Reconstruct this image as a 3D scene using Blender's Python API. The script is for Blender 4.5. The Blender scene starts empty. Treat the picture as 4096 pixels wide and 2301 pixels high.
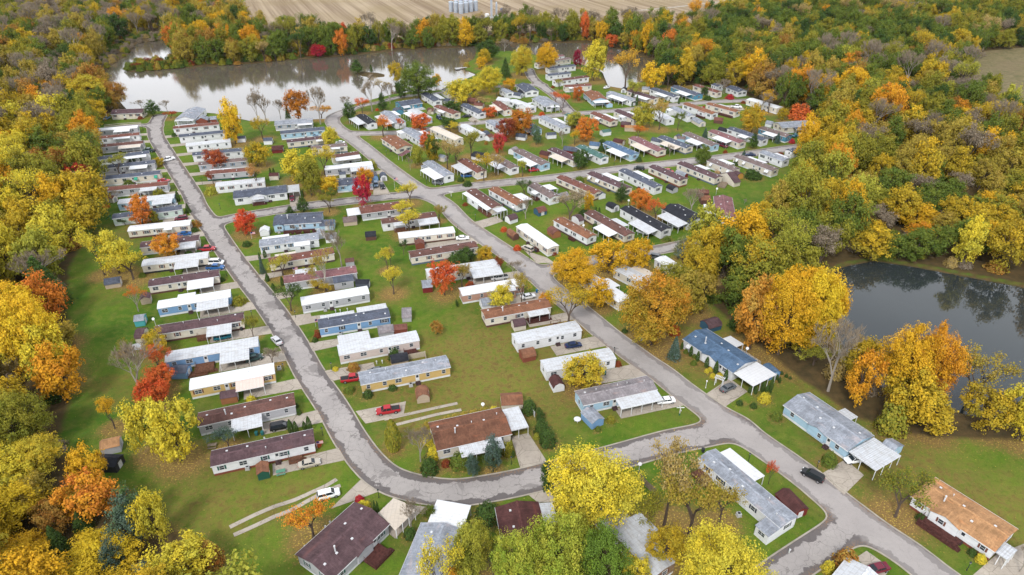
import bpy, math, random
import numpy as np
from mathutils import Matrix, Vector
R = math.radians
RG = random.Random(7)
scene = bpy.context.scene
COL = scene.collection

# ------------------------------------------------------------------ camera model (source photo pixels 4096 x 2301)
H, PITCH, F, CX, CY = 110.0, R(31.3), 2730.0, 2048.0, 1150.5
cp, sp = math.cos(PITCH), math.sin(PITCH)
REG = {'a':(0,0,1024),'b':(1024,0,1024),'c':(2048,0,1024),'d':(3072,0,1024),'e':(300,400,768),'f':(1000,400,768),
 'g':(1700,300,768),'h':(2400,300,768),'i':(350,750,768),'j':(1000,750,768),'k':(1700,650,768),'l':(2300,600,768),
 'm':(450,1100,768),'n':(1150,1050,768),'o':(1800,950,1024),'p':(2600,1150,1024),'q':(600,1350,1024),
 'r':(1500,1450,1280),'s':(1100,1726,1024),'t':(2000,1726,1024),'z':(0,0,4096),'0':(0,0,2576)}
REGW = {'u':(3072,1726,1456/1024),'v':(3072,1150,1456/1024),'w':(0,1150,1456/1024),'x':(0,1726,1456/1024)}
def src(reg, x, y):
    if reg in REGW:
        ox, oy, k = REGW[reg]
    else:
        ox, oy, w = REG[reg]; k = 2576.0 / w
    return ox + x / k, oy + y / k
def ray(u, v):
    x = (u - CX) / F; y = -(v - CY) / F
    return Vector((x, cp + y * sp, -sp + y * cp))
def gnd(reg, x, y, z=0.0):
    u, v = src(reg, x, y); d = ray(u, v)
    t = (H - z) / (-d.z)
    return Vector((d.x * t, d.y * t, z))
def proj(p):
    x, y, z = p[0], p[1], p[2] - H
    f = y * cp - z * sp; up = y * sp + z * cp
    return CX + F * x / f, CY - F * up / f
def height_at(reg, x, ytop, base):
    u, v = src(reg, x, ytop); d = ray(u, v)
    t = base.y / d.y
    return H + d.z * t

# ------------------------------------------------------------------ objects
def tag(o, label=None, cat=None, group=None, kind=None):
    if label: o['label'] = label
    if cat: o['category'] = cat
    if group: o['group'] = group
    if kind: o['kind'] = kind
    return o
def empty(name, M):
    o = bpy.data.objects.new(name, None); COL.objects.link(o); o.empty_display_size = 0.5
    o.matrix_world = M
    return o
def link_mesh(name, me, parent=None, M=None):
    o = bpy.data.objects.new(name, me); COL.objects.link(o)
    if parent is not None: o.parent = parent
    if M is not None: o.matrix_local = M
    return o
class MB:
    def __init__(s): s.v = []; s.f = []; s.m = []
    def face(s, pts, m=0):
        n = len(s.v); s.v += [tuple(p) for p in pts]; s.f.append(tuple(range(n, n + len(pts)))); s.m.append(m)
    def box(s, x0, x1, y0, y1, z0, z1, m=0):
        n = len(s.v)
        s.v += [(x0,y0,z0),(x1,y0,z0),(x1,y1,z0),(x0,y1,z0),(x0,y0,z1),(x1,y0,z1),(x1,y1,z1),(x0,y1,z1)]
        for q in ((0,3,2,1),(4,5,6,7),(0,1,5,4),(1,2,6,5),(2,3,7,6),(3,0,4,7)):
            s.f.append(tuple(n + i for i in q)); s.m.append(m)
    def prism(s, prof, x0, x1, m=0, axis='x'):
        """prof: ccw list of (a, z); extruded along x (a = y) or along y (a = x)"""
        n = len(s.v); k = len(prof)
        for X in (x0, x1):
            for a, z in prof: s.v.append((X, a, z) if axis == 'x' else (a, X, z))
        s.f.append(tuple(n + i for i in range(k))); s.m.append(m)
        s.f.append(tuple(n + k + i for i in reversed(range(k)))); s.m.append(m)
        for i in range(k):
            j = (i + 1) % k
            s.f.append((n + i, n + k + i, n + k + j, n + j)); s.m.append(m)
    def tube(s, p, q, r0, r1, n=6, m=0, cap=True):
        p = Vector(p); q = Vector(q); d = (q - p)
        if d.length < 1e-6: return
        d.normalize(); a = d.orthogonal().normalized(); b = d.cross(a)
        k = len(s.v)
        for c, r in ((p, r0), (q, r1)):
            for i in range(n):
                t = 2 * math.pi * i / n
                s.v.append(tuple(c + (a * math.cos(t) + b * math.sin(t)) * r))
        for i in range(n):
            j = (i + 1) % n; s.f.append((k + i, k + j, k + n + j, k + n + i)); s.m.append(m)
        if cap:
            s.f.append(tuple(k + i for i in reversed(range(n)))); s.m.append(m)
            s.f.append(tuple(k + n + i for i in range(n))); s.m.append(m)
    def lathe(s, prof, n=10, m=0, c=(0, 0, 0)):
        k = len(s.v)
        for r, z in prof:
            for i in range(n):
                t = 2 * math.pi * i / n; s.v.append((c[0] + r * math.cos(t), c[1] + r * math.sin(t), c[2] + z))
        for a in range(len(prof) - 1):
            for i in range(n):
                j = (i + 1) % n; s.f.append((k + a*n + i, k + a*n + j, k + (a+1)*n + j, k + (a+1)*n + i)); s.m.append(m)
        s.f.append(tuple(k + i for i in reversed(range(n)))); s.m.append(m)
        s.f.append(tuple(k + (len(prof)-1)*n + i for i in range(n))); s.m.append(m)
    def mesh(s, name, mats):
        me = bpy.data.meshes.new(name); me.from_pydata(s.v, [], s.f)
        for mt in (mats if isinstance(mats, (list, tuple)) else [mats]): me.materials.append(mt)
        me.polygons.foreach_set('material_index', s.m); me.update()
        return me
    def build(s, name, mats, parent=None, M=None, label=None):
        o = link_mesh(name, s.mesh(name, mats), parent, M)
        if label: o['label'] = label
        return o

# ------------------------------------------------------------------ materials
class NT:
    def __init__(s, name, rough=0.8, spec=0.3, metal=0.0):
        s.mat = bpy.data.materials.new(name); s.mat.use_nodes = True
        s.t = s.mat.node_tree; s.t.nodes.clear()
        s.out = s.n('ShaderNodeOutputMaterial'); s.b = s.n('ShaderNodeBsdfPrincipled')
        s.b.inputs['Roughness'].default_value = rough; s.b.inputs['Specular IOR Level'].default_value = spec
        s.b.inputs['Metallic'].default_value = metal
        s.t.links.new(s.b.outputs[0], s.out.inputs['Surface'])
    def n(s, typ, **kw):
        nd = s.t.nodes.new(typ)
        for k, v in kw.items(): setattr(nd, k, v)
        return nd
    def l(s, a, b): s.t.links.new(a, b)
    def val(s, nd, **kw):
        for k, v in kw.items(): nd.inputs[k.replace('_', ' ')].default_value = v
        return nd
    def coord(s, kind='Object'): return s.n('ShaderNodeTexCoord').outputs[kind]
    def pos(s): return s.n('ShaderNodeNewGeometry').outputs['Position']
    def noise(s, vec, scale, detail=3, rough=0.55, dist=0.0):
        nd = s.n('ShaderNodeTexNoise'); s.l(vec, nd.inputs['Vector'])
        nd.inputs['Scale'].default_value = scale; nd.inputs['Detail'].default_value = detail
        nd.inputs['Roughness'].default_value = rough; nd.inputs['Distortion'].default_value = dist
        return nd.outputs['Fac']
    def ramp(s, fac, a, b, lo=0.0, hi=1.0):
        nd = s.n('ShaderNodeMapRange'); s.l(fac, nd.inputs['Value'])
        nd.inputs['From Min'].default_value = a; nd.inputs['From Max'].default_value = b
        nd.inputs['To Min'].default_value = lo; nd.inputs['To Max'].default_value = hi
        return nd.outputs['Result']
    def mix(s, fac, a, b, mode='MIX'):
        nd = s.n('ShaderNodeMix', data_type='RGBA', blend_type=mode)
        for sock, v in ((nd.inputs['Factor'], fac), (nd.inputs['A'], a), (nd.inputs['B'], b)):
            if hasattr(v, 'links'): s.l(v, sock)
            elif isinstance(v, (tuple, list)): sock.default_value = tuple(v[:3]) + (1,)
            else: sock.default_value = v
        return nd.outputs['Result']
    def math(s, op, a, b=None, c=None):
        nd = s.n('ShaderNodeMath', operation=op)
        for i, v in enumerate((a, b, c)):
            if v is None: continue
            if hasattr(v, 'links'): s.l(v, nd.inputs[i])
            else: nd.inputs[i].default_value = v
        return nd.outputs[0]
    def attr(s, name, typ='GEOMETRY', out='Fac'):
        nd = s.n('ShaderNodeAttribute', attribute_name=name, attribute_type=typ); return nd.outputs[out]
    def mapping(s, vec, scale=(1, 1, 1), rot=(0, 0, 0)):
        nd = s.n('ShaderNodeMapping'); s.l(vec, nd.inputs['Vector'])
        nd.inputs['Scale'].default_value = scale; nd.inputs['Rotation'].default_value = rot
        return nd.outputs[0]
    def color(s, c):
        if hasattr(c, 'links'): s.l(c, s.b.inputs['Base Color'])
        else: s.b.inputs['Base Color'].default_value = tuple(c[:3]) + (1,)
    def bump(s, h, strength=0.3, dist=0.05):
        nd = s.n('ShaderNodeBump'); nd.inputs['Strength'].default_value = strength; nd.inputs['Distance'].default_value = dist
        s.l(h, nd.inputs['Height']); s.l(nd.outputs[0], s.b.inputs['Normal'])
def mul(c, k): return tuple(x * k for x in c)

PAL = {  # siding / paint, real-world base colours
 'w':(.80,.81,.83),'c':(.72,.66,.56),'g':(.47,.47,.50),'t':(.50,.40,.30),'L':(.40,.58,.72),'B':(.20,.36,.60),'y':(.62,.43,.17),
 'e':(.60,.72,.65),'pk':(.62,.52,.48),'sm':(.48,.28,.21),'R':(.17,.02,.02),'TB':(.09,.28,.40),'T':(.09,.42,.45),'n':(.13,.06,.05),
 'o':(.36,.15,.07),'D':(.04,.11,.18),'K':(.03,.03,.035),'O':(.60,.32,.08),'k':(.09,.10,.13),'br':(.24,.07,.045),'bg':(.12,.16,.22),
 'gr':(.02,.10,.07),'wd':(.22,.12,.07),'tw':(.27,.18,.12)}
ROOF = {'k':(.085,.097,.13),'K':(.028,.03,.038),'N':(.098,.060,.066),'M':(.20,.10,.105),'n':(.165,.125,.12),'r':(.16,.07,.055),
 'q':(.125,.065,.055),'o':(.21,.098,.058),'z':(.155,.072,.045),'O':(.37,.205,.10),'S':(.26,.28,.32),'s':(.50,.52,.55),'m':(.64,.65,.67),'G':(.075,.15,.135),
 'U':(.085,.14,.225),'RD':(.085,.036,.034),'t':(.55,.48,.40),'p':(.66,.50,.44),'x':(.23,.21,.22),'w':(.62,.63,.65),'T':(.12,.25,.38)}
WN = {'w':'white','c':'cream','g':'grey','t':'tan','L':'light blue','B':'blue','y':'yellow','e':'pale green','pk':'pinkish beige',
 'sm':'salmon','R':'dark red','TB':'teal blue','T':'turquoise','n':'dark brown','o':'brown','D':'dark blue','K':'black','O':'orange','k':'charcoal','tw':'brown'}
RN = {'z':'brown','k':'slate grey','K':'black','N':'dark brown','M':'mauve','n':'grey brown','r':'rusty brown','q':'chestnut','o':'orange brown',
 'O':'orange','S':'grey','s':'weathered metal','m':'white metal','G':'green','U':'blue','RD':'maroon','t':'tan','p':'pink','x':'faded grey','w':'white','T':'blue'}
_mc = {}
def wallmat(c):
    k = ('w', c)
    if k in _mc: return _mc[k]
    m = NT('siding_' + WN.get(c, c).replace(' ', '_'), 0.6, 0.3); P = m.coord('Object')
    base = mul(PAL.get(c) or ROOF[c], .88)
    n1 = m.noise(m.mapping(P, (1, 1, 2.5)), 0.7, 4)
    col = m.mix(m.ramp(n1, .35, .75), base, mul(base, .84))
    z = m.n('ShaderNodeSeparateXYZ'); m.l(P, z.inputs[0])
    lap = m.math('FRACT', m.math('MULTIPLY', z.outputs['Z'], 4.5))
    col = m.mix(m.ramp(lap, 0.0, 0.16, 0.28, 0.0), col, mul(base, .35))
    m.color(col); m.bump(lap, .35, .02)
    _mc[k] = m.mat; return m.mat
def roofmat(c):
    k = ('r', c)
    if k in _mc: return _mc[k]
    base = ROOF[c]
    if c in ('m', 's', 'w', 'p', 't'):
        m = NT('metal_roof_' + RN[c].replace(' ', '_'), 0.45, 0.5); P = m.coord('Object')
        n1 = m.noise(m.mapping(P, (.5, 2.0, 1)), 1.1, 5, .65); n2 = m.noise(P, 3.5, 4, .6)
        dirt = (.30, .27, .25) if c == 's' else mul(base, .74)
        col = m.mix(m.ramp(n1, .46 if c == 's' else .5, .74, 0, .85 if c == 's' else .7), base, dirt)
        col = m.mix(m.ramp(n2, .6, .75, 0, .35), col, mul(base, .6))
        sx = m.n('ShaderNodeSeparateXYZ'); m.l(P, sx.inputs[0]); rb = m.math('FRACT', m.math('MULTIPLY', sx.outputs['X'], 1.25))
        col = m.mix(m.ramp(rb, 0, .22, .38 if c == 's' else .28, 0), col, mul(base, .45)); m.bump(rb, .3, .03)
    else:
        m = NT('shingle_roof_' + RN[c].replace(' ', '_'), 0.9, 0.15); P = m.coord('Object')
        n1 = m.noise(m.mapping(P, (.6, .9, 1)), .55, 5, .6); n2 = m.noise(P, 2.2, 5, .85)
        col = m.mix(m.ramp(n1, .32, .68), mul(base, .66), mul(base, 1.4))
        col = m.mix(m.ramp(n2, .38, .66, 0, .75), col, mul(base, .5))
        n4 = m.noise(m.mapping(P, (2.2, .35, 1)), 1.0, 3, .6); col = m.mix(m.ramp(n4, .5, .7, 0, .4), col, mul(base, 1.6))
        n3 = m.noise(m.mapping(P, (.35, 1.0, 1)), .6, 3)
        warm = (min(1, base[0]*2.0), base[1]*1.5, base[2]*1.25)
        col = m.mix(m.ramp(n3, .56, .74, 0, .55), col, warm)
        wv = m.n('ShaderNodeSeparateXYZ'); m.l(P, wv.inputs[0])
        ln = m.math('FRACT', m.math('MULTIPLY', wv.outputs['Y'], 3.2))
        col = m.mix(m.ramp(ln, 0, .18, .35, 0), col, mul(base, .45))
        m.bump(n2, .4, .03)
    m.color(col); _mc[k] = m.mat; return m.mat
def flat(name, c, rough=.6, spec=.3, metal=0.0, var=.12, sc=3.0):
    k = ('f', name)
    if k in _mc: return _mc[k]
    m = NT(name, rough, spec, metal)
    n = m.noise(m.coord('Object'), sc, 3)
    m.color(m.mix(m.ramp(n, .3, .75), c, mul(c, 1 - 2 * var)))
    _mc[k] = m.mat; return m.mat
GLASS = flat('window_glass', (.045, .055, .07), .08, .6, 0, .3, 1.5)
TRIM = flat('white_trim', (.70, .71, .72))
VENT = flat('vent_metal', (.62, .63, .65), .4, .5, 0, .1)
POST = flat('post_paint', (.72, .73, .74))
SHUT = {c: flat('shutter_' + n, v) for c, n, v in (('b', 'black', (.03, .035, .05)), ('n', 'brown', (.16, .06, .04)), ('g', 'green', (.03, .10, .09)), ('u', 'blue', (.03, .13, .24)))}
DECKM = {c: flat('deck_' + n, v, .8, .1, 0, .3, 2.0) for c, n, v in (('R', 'redwood', (.10, .04, .034)), ('n', 'brown', (.17, .08, .05)), ('w', 'white', (.7, .7, .7)), ('b', 'blue', (.05, .16, .32)), ('k', 'dark', (.08, .05, .05)), ('O', 'pine', (.5, .33, .16)))}
def concrete():
    m = NT('concrete_driveway', .9, .15); P = m.pos()
    n1 = m.noise(P, .18, 5, .6); n2 = m.noise(P, 1.6, 4, .65)
    c = m.mix(m.ramp(n1, .3, .7), (.42, .37, .31), (.30, .26, .22)); c = m.mix(m.ramp(n2, .5, .75, 0, .55), c, (.20, .17, .145))
    v = m.n('ShaderNodeTexVoronoi', feature='DISTANCE_TO_EDGE'); m.l(P, v.inputs['Vector']); v.inputs['Scale'].default_value = .3
    c = m.mix(m.ramp(v.outputs['Distance'], 0, .018, .75, 0), c, (.13, .115, .09))
    m.color(c); return m.mat
CONC = concrete()
CURB = flat('kerb_concrete', (.40, .36, .30), .9, .1, 0, .2, .4)
# ------------------------------------------------------------------ polygons (full-view coordinates, 2576 wide = region 'z')
def Z(pts): return np.array([[*gnd('z', x, y).xy] for x, y in pts])
LAKE = Z([(256,194),(278,165),(324,135),(344,108),(430,98),(438,150),(340,158),(306,172),(330,181),(480,169),(640,159),(700,152),
 (790,146),(890,138),(990,128),(1078,122),(1195,117),(1288,107),(1468,107),(1538,118),(1590,133),(1655,158),(1640,185),(1613,205),
 (1570,222),(1530,215),(1515,180),(1440,152),(1400,150),(1348,137),(1288,127),(1197,127),(1190,147),(1167,160),(1168,175),(1197,187),
 (1122,217),(1107,226),(1030,230),(990,235),(942,247),(885,262),(860,282),(825,297),(640,305),(537,283),(450,280),(362,276),(317,272),(280,230)])
POND = Z([(2052,702),(2085,685),(2130,668),(2200,655),(2300,670),(2576,722),(2760,760),(2900,900),(2800,1080),(2600,1062),(2430,1040),(2330,1010),
 (2215,968),(2138,898),(2098,818),(2070,752)])
ISLE = Z([(1018,180),(1060,182),(1090,181),(1150,184),(1148,192),(1090,196),(1045,191)])
ISLE = np.array([[*gnd('b', x, y).xy] for x, y in ((1010,725),(1080,712),(1130,722),(1230,728),(1295,745),(1292,768),(1180,778),(1060,762))])
FIELD = Z([(560,-150),(612,30),(640,88),(700,98),(1150,92),(1270,72),(1330,78),(1480,80),(1600,76),(1740,66),(1830,40),(1860,0),(1900,-150)])
DRYF = Z([(2415,175),(2440,150),(2480,128),(2600,118),(2900,120),(2900,420),(2620,360),(2520,305),(2440,235)])
FLEFT = Z([(-900,1750),(600,1750),(556,1470),(455,1350),(345,1245),(225,1200),(140,1130),(175,1010),(185,860),(165,760),(175,670),(228,575),
 (238,480),(240,415),(238,345),(248,320),(250,290),(322,274),(300,262),(245,225),(222,196),(245,158),(290,122),(318,92),(430,84),(440,60),(560,-40),(520,-150),(-1500,-150)])
FNORTH = Z([(430,92),(445,160),(480,174),(640,165),(790,152),(890,144),(990,134),(1078,127),(1195,123),(1290,113),(1468,113),(1500,108),(1440,60),
 (1330,66),(1200,84),(1000,100),(800,104),(700,108),(640,100),(600,40),(560,-20),(500,40)])
BANK = Z([(205,205),(240,155),(290,112),(360,84),(446,84),(446,102),(430,99),(350,109),(332,136),(287,166),(264,192),(258,235),(300,276),(240,235)])
PENIN = Z([(300,172),(340,150),(442,146),(500,160),(480,174),(400,180),(330,186)])
FRIGHT = Z([(1470,100),(1550,125),(1600,138),(1660,158),(1655,190),(1640,212),(1700,216),(1780,214),(1860,232),(1930,262),(1990,292),(2062,318),
 (2100,345),(2050,372),(2020,398),(1990,470),(1975,540),(1910,610),(1770,640),(1735,690),(1770,750),(1800,775),(1855,820),(1880,850),(1950,900),
 (2010,950),(2090,1005),(2150,1048),(2250,1082),(2350,1100),(2700,1112),(2850,1110),(2760,1080),(2600,1070),(2430,1048),(2330,1018),(2215,985),(2125,925),(2070,830),(2040,760),(2020,700),
 (2125,660),(2200,648),(2300,662),(2576,714),(2760,750),(3000,800),(3800,300),(3600,-150),(1900,-150),(1870,0),(1840,44),(1750,72),(1600,82),(1480,86),(1440,84)])
def inside(P, poly):
    x, y = P[:, 0], P[:, 1]; c = np.zeros(len(P), bool); n = len(poly)
    for i in range(n):
        x0, y0 = poly[i - 1]; x1, y1 = poly[i]
        if y0 == y1: continue
        cond = ((y0 > y) != (y1 > y)) & (x < (x1 - x0) * (y - y0) / (y1 - y0) + x0)
        c ^= cond
    return c
def segd(P, a, b):
    d = b - a; L = float(d @ d) + 1e-9
    t = np.clip(((P - a) @ d) / L, 0, 1)
    return np.hypot(*(P - a - t[:, None] * d).T)
def sdf(P, poly):
    d = np.full(len(P), 1e9)
    for i in range(len(poly)): d = np.minimum(d, segd(P, poly[i - 1], poly[i]))
    return np.where(inside(P, poly), -d, d)
def catmull(p, step=2.0):
    p = [np.array(q, float) for q in p]; out = []
    for i in range(len(p) - 1):
        a = p[max(i-1, 0)]; b = p[i]; c = p[i+1]; d = p[min(i+2, len(p)-1)]
        n = max(2, int(np.linalg.norm(c - b) / step))
        for k in range(n):
            t = k / n
            out.append(.5 * ((2*b) + (-a + c)*t + (2*a - 5*b + 4*c - d)*t*t + (-a + 3*b - 3*c + d)*t**3))
    out.append(p[-1]); return np.array(out)
ROADS = [  # width, points
 (7.2, [(402,293),(392,313),(391,336),(400,357),(419,388),(449,435),(481,486),(498,523),(530,568),(571,631),(619,697),(660,748),(703,808),(743,872),
   (779,939),(836,1024),(879,1099),(923,1160),(972,1203),(1039,1227),(1132,1240),(1229,1229),(1353,1203),(1558,1148),(1683,1113),(1770,1095),(1850,1075)]),
 (7.4, [(870,281),(843,292),(836,304),(845,319),(873,340),(916,372),(966,413),(1026,458),(1075,490),(1118,514),(1163,559),(1223,602),(1298,652),(1344,685),
   (1382,722),(1474,797),(1534,847),(1619,910),(1665,941),(1745,1003),(1985,1169),(2087,1249),(2180,1324),(2286,1395),(2352,1447),(2430,1505),(2600,1640)]),
 (7.0, [(1080,486),(1144,475),(1238,463),(1350,452),(1444,441),(1578,423),(1728,407),(1847,393),(1959,377),(2015,370)]),
 (6.6, [(540,562),(576,551),(648,538),(760,520),(873,507),(985,494),(1070,488)]),
 (6.0, [(868,338),(891,336),(948,336),(1004,334),(1098,323),(1157,314),(1212,308),(1341,296),(1440,287),(1547,279),(1678,266),(1790,257),(1880,253)]),
 (6.4, [(1440,290),(1420,268),(1397,242),(1362,216),(1340,196),(1330,175)]),
 (5.0, [(1364,214),(1310,215),(1255,218)]),
 (6.0, [(1340,688),(1400,674),(1500,655),(1671,626),(1740,612)]),
 (6.6, [(2150,1322),(2110,1345),(2020,1404),(1958,1447),(1880,1505)]),
 (4.2, [(392,318),(370,316),(330,316),(290,322)]),
 (4.2, [(868,283),(905,268),(953,258),(994,247),(1040,240),(1112,233)]),
]
RC = [(w, catmull(Z(p))) for w, p in ROADS]
def road_sdf(P):
    k = 1.3; acc = np.zeros(len(P))
    for w, c in RC:
        d = np.full(len(P), 1e9)
        lo = c.min(0) - 25; hi = c.max(0) + 25
        m = (P[:, 0] > lo[0]) & (P[:, 0] < hi[0]) & (P[:, 1] > lo[1]) & (P[:, 1] < hi[1])
        if m.any():
            Q = P[m]; dd = np.full(len(Q), 1e9)
            for i in range(len(c) - 1): dd = np.minimum(dd, segd(Q, c[i], c[i+1]))
            d[m] = dd - w / 2
        acc += np.exp(-np.clip(d, -30, 60) / k)
    return -k * np.log(acc + 1e-30)
# ------------------------------------------------------------------ road mesh by marching over the distance field
DRIVES = []   # world polygons (4 x 2), filled by houses
def float_attr(me, name, vals):
    a = me.attributes.new(name, 'FLOAT', 'POINT'); a.data.foreach_set('value', np.asarray(vals, np.float32))
def road_material():
    m = NT('road_asphalt', .88, .2); P = m.pos(); E = m.attr('edge'); V = m.attr('worn')
    n1 = m.noise(P, .12, 5, .6); n2 = m.noise(P, 1.1, 4, .65); n3 = m.noise(P, 7.0, 2, .6)
    c = m.mix(m.ramp(n1, .36, .62), (.335, .308, .29), (.27, .248, .236))
    c = m.mix(m.ramp(n2, .5, .74, 0, .3), c, (.17, .155, .155))
    tv = m.noise(m.mapping(P, (1, 1, 1)), .045, 2); c = m.mix(m.ramp(tv, .4, .6, 0, .4), c, (.33, .30, .29))
    c = m.mix(m.ramp(n3, .3, .7, 0, .18), c, (.42, .40, .40))
    # dark sealed strip along both kerbs, ragged inner edge
    ne = m.noise(P, .22, 4, .7)
    lim = m.math('MULTIPLY_ADD', ne, 5.0, -1.25)
    strip = m.ramp(m.math('SUBTRACT', lim, E), -.08, .12)
    c = m.mix(m.math('MULTIPLY', strip, m.ramp(V, 0, 1, .5, .95)), c, (.115, .102, .10))
    # dark patches on the worn streets
    np_ = m.noise(P, .085, 5, .7, .6)
    c = m.mix(m.math('MULTIPLY', m.ramp(np_, .565, .60), m.ramp(V, 0, 1, .15, .6)), c, (.15, .135, .13))
    # cracks
    for sc, wd, amt in ((.17, .007, .5), (.42, .014, .3)):
        v = m.n('ShaderNodeTexVoronoi', feature='DISTANCE_TO_EDGE')
        w = m.n('ShaderNodeVectorMath', operation='ADD'); nn = m.n('ShaderNodeTexNoise'); m.l(P, nn.inputs['Vector']); nn.inputs['Scale'].default_value = .5
        ms = m.n('ShaderNodeVectorMath', operation='SCALE'); m.l(nn.outputs['Color'], ms.inputs[0]); ms.inputs['Scale'].default_value = 2.6
        m.l(P, w.inputs[0]); m.l(ms.outputs[0], w.inputs[1]); m.l(w.outputs[0], v.inputs['Vector']); v.inputs['Scale'].default_value = sc
        k = m.ramp(v.outputs['Distance'], wd * .4, wd * 1.6, amt, 0)
        k = m.math('MULTIPLY', k, m.ramp(V, 0, 1, .22, 1.0))
        c = m.mix(k, c, (.085, .075, .072))
    # fallen leaves gathered in the gutter
    nl = m.noise(P, 2.5, 3, .7); nl2 = m.noise(P, .06, 2)
    lf = m.math('MULTIPLY', m.math('MULTIPLY', m.ramp(E, .1, 1.3, 1, 0), m.ramp(nl, .5, .56)), m.ramp(nl2, .45, .6))
    c = m.mix(m.math('MULTIPLY', lf, .7), c, (.27, .15, .07))
    m.color(c); m.bump(n3, .2, .02)
    return m.mat
def build_roads():
    s = .7
    allp = np.vstack([c for _, c in RC]); x0, y0 = allp.min(0) - 8; x1, y1 = allp.max(0) + 8
    nx = int((x1 - x0) / s) + 1; ny = int((y1 - y0) / s) + 1
    X = x0 + np.arange(nx) * s; Y = y0 + np.arange(ny) * s
    G = np.stack(np.meshgrid(X, Y), -1).reshape(-1, 2)
    D = road_sdf(G).reshape(ny, nx)
    V = []; Fc = []; E = []; idx = {}
    def vert(p, d):
        key = (round(p[0], 3), round(p[1], 3))
        if key not in idx:
            idx[key] = len(V); V.append((p[0], p[1], .03)); E.append(max(0, -d))
        return idx[key]
    segs = []
    ins = D < 0
    c4 = ins[:-1, :-1].astype(int) + ins[:-1, 1:] + ins[1:, 1:] + ins[1:, :-1]
    for j, i in zip(*np.nonzero(c4)):
        co = [(i, j), (i+1, j), (i+1, j+1), (i, j+1)]
        pts = [(X[a], Y[b], D[b, a]) for a, b in co]
        if c4[j, i] == 4:
            Fc.append(tuple(vert(p[:2], p[2]) for p in pts)); continue
        out = []; cross = []
        for k in range(4):
            p, q = pts[k], pts[(k+1) % 4]
            if p[2] < 0: out.append((p[0], p[1], p[2]))
            if (p[2] < 0) != (q[2] < 0):
                t = p[2] / (p[2] - q[2]); r = (p[0] + (q[0]-p[0])*t, p[1] + (q[1]-p[1])*t, 0.0)
                out.append(r); cross.append(r)
        if len(out) >= 3: Fc.append(tuple(vert(p[:2], p[2]) for p in out))
        if len(cross) == 2: segs.append((cross[0][:2], cross[1][:2]))
    me = bpy.data.meshes.new('road'); me.from_pydata(V, [], Fc); me.materials.append(road_material())
    float_attr(me, 'edge', E)
    VA = np.array(V)[:, :2]
    worn = np.full(len(V), 1.0)
    for k in (1, 2, 4, 7):   # smoother streets
        w, c = RC[k]; d = np.full(len(V), 1e9)
        for i in range(0, len(c) - 1, 2): d = np.minimum(d, segd(VA, c[i], c[min(i+2, len(c)-1)]))
        worn = np.where(d < w * .5, np.where(k == 1, .0, .4), worn)
    float_attr(me, 'worn', worn); me.update()
    tag(link_mesh('road', me), kind='structure')
    # kerbs
    Sg = np.array(segs); mid = Sg.mean(1)
    skip = np.zeros(len(mid), bool)
    for poly in DRIVES:
        c = poly.mean(0); q = c + (poly - c) * 1.0
        skip |= inside(mid, q)
    for w, c in (RC[9], RC[10]):
        for e in (c[-1],): skip |= np.hypot(*(mid - e).T) < 6
    kb = MB(); eps = .3
    P = Sg.reshape(-1, 2)
    gx = (road_sdf(P + [eps, 0]) - road_sdf(P - [eps, 0])); gy = (road_sdf(P + [0, eps]) - road_sdf(P - [0, eps]))
    g = np.stack([gx, gy], -1); g /= (np.linalg.norm(g, axis=1)[:, None] + 1e-9); g = g.reshape(-1, 2, 2)
    for s_, n_, sk in zip(Sg, g, skip):
        if sk: continue
        a, b = s_; na, nb = n_
        i0, i1 = a - na * .06, b - nb * .06; o0, o1 = a + na * .24, b + nb * .24
        kb.face([(*i0, .135), (*i1, .135), (*o1, .135), (*o0, .135)])
        kb.face([(*i0, .0), (*i1, .0), (*i1, .135), (*i0, .135)])
        kb.face([(*o0, .135), (*o1, .135), (*o1, -.02), (*o0, -.02)])
    tag(kb.build('kerb', CURB), kind='structure')
def build_drives():
    b = MB()
    for i, p in enumerate(DRIVES):
        z = .055 + .003 * (i % 7)
        A = [(*q, z) for q in p]; B = [(*q, -.05) for q in p]
        b.face(A)
        for k in range(4): b.face([B[k], B[(k+1) % 4], A[(k+1) % 4], A[k]])
    tag(b.build('driveway_paths', CONC), kind='structure')
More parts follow.
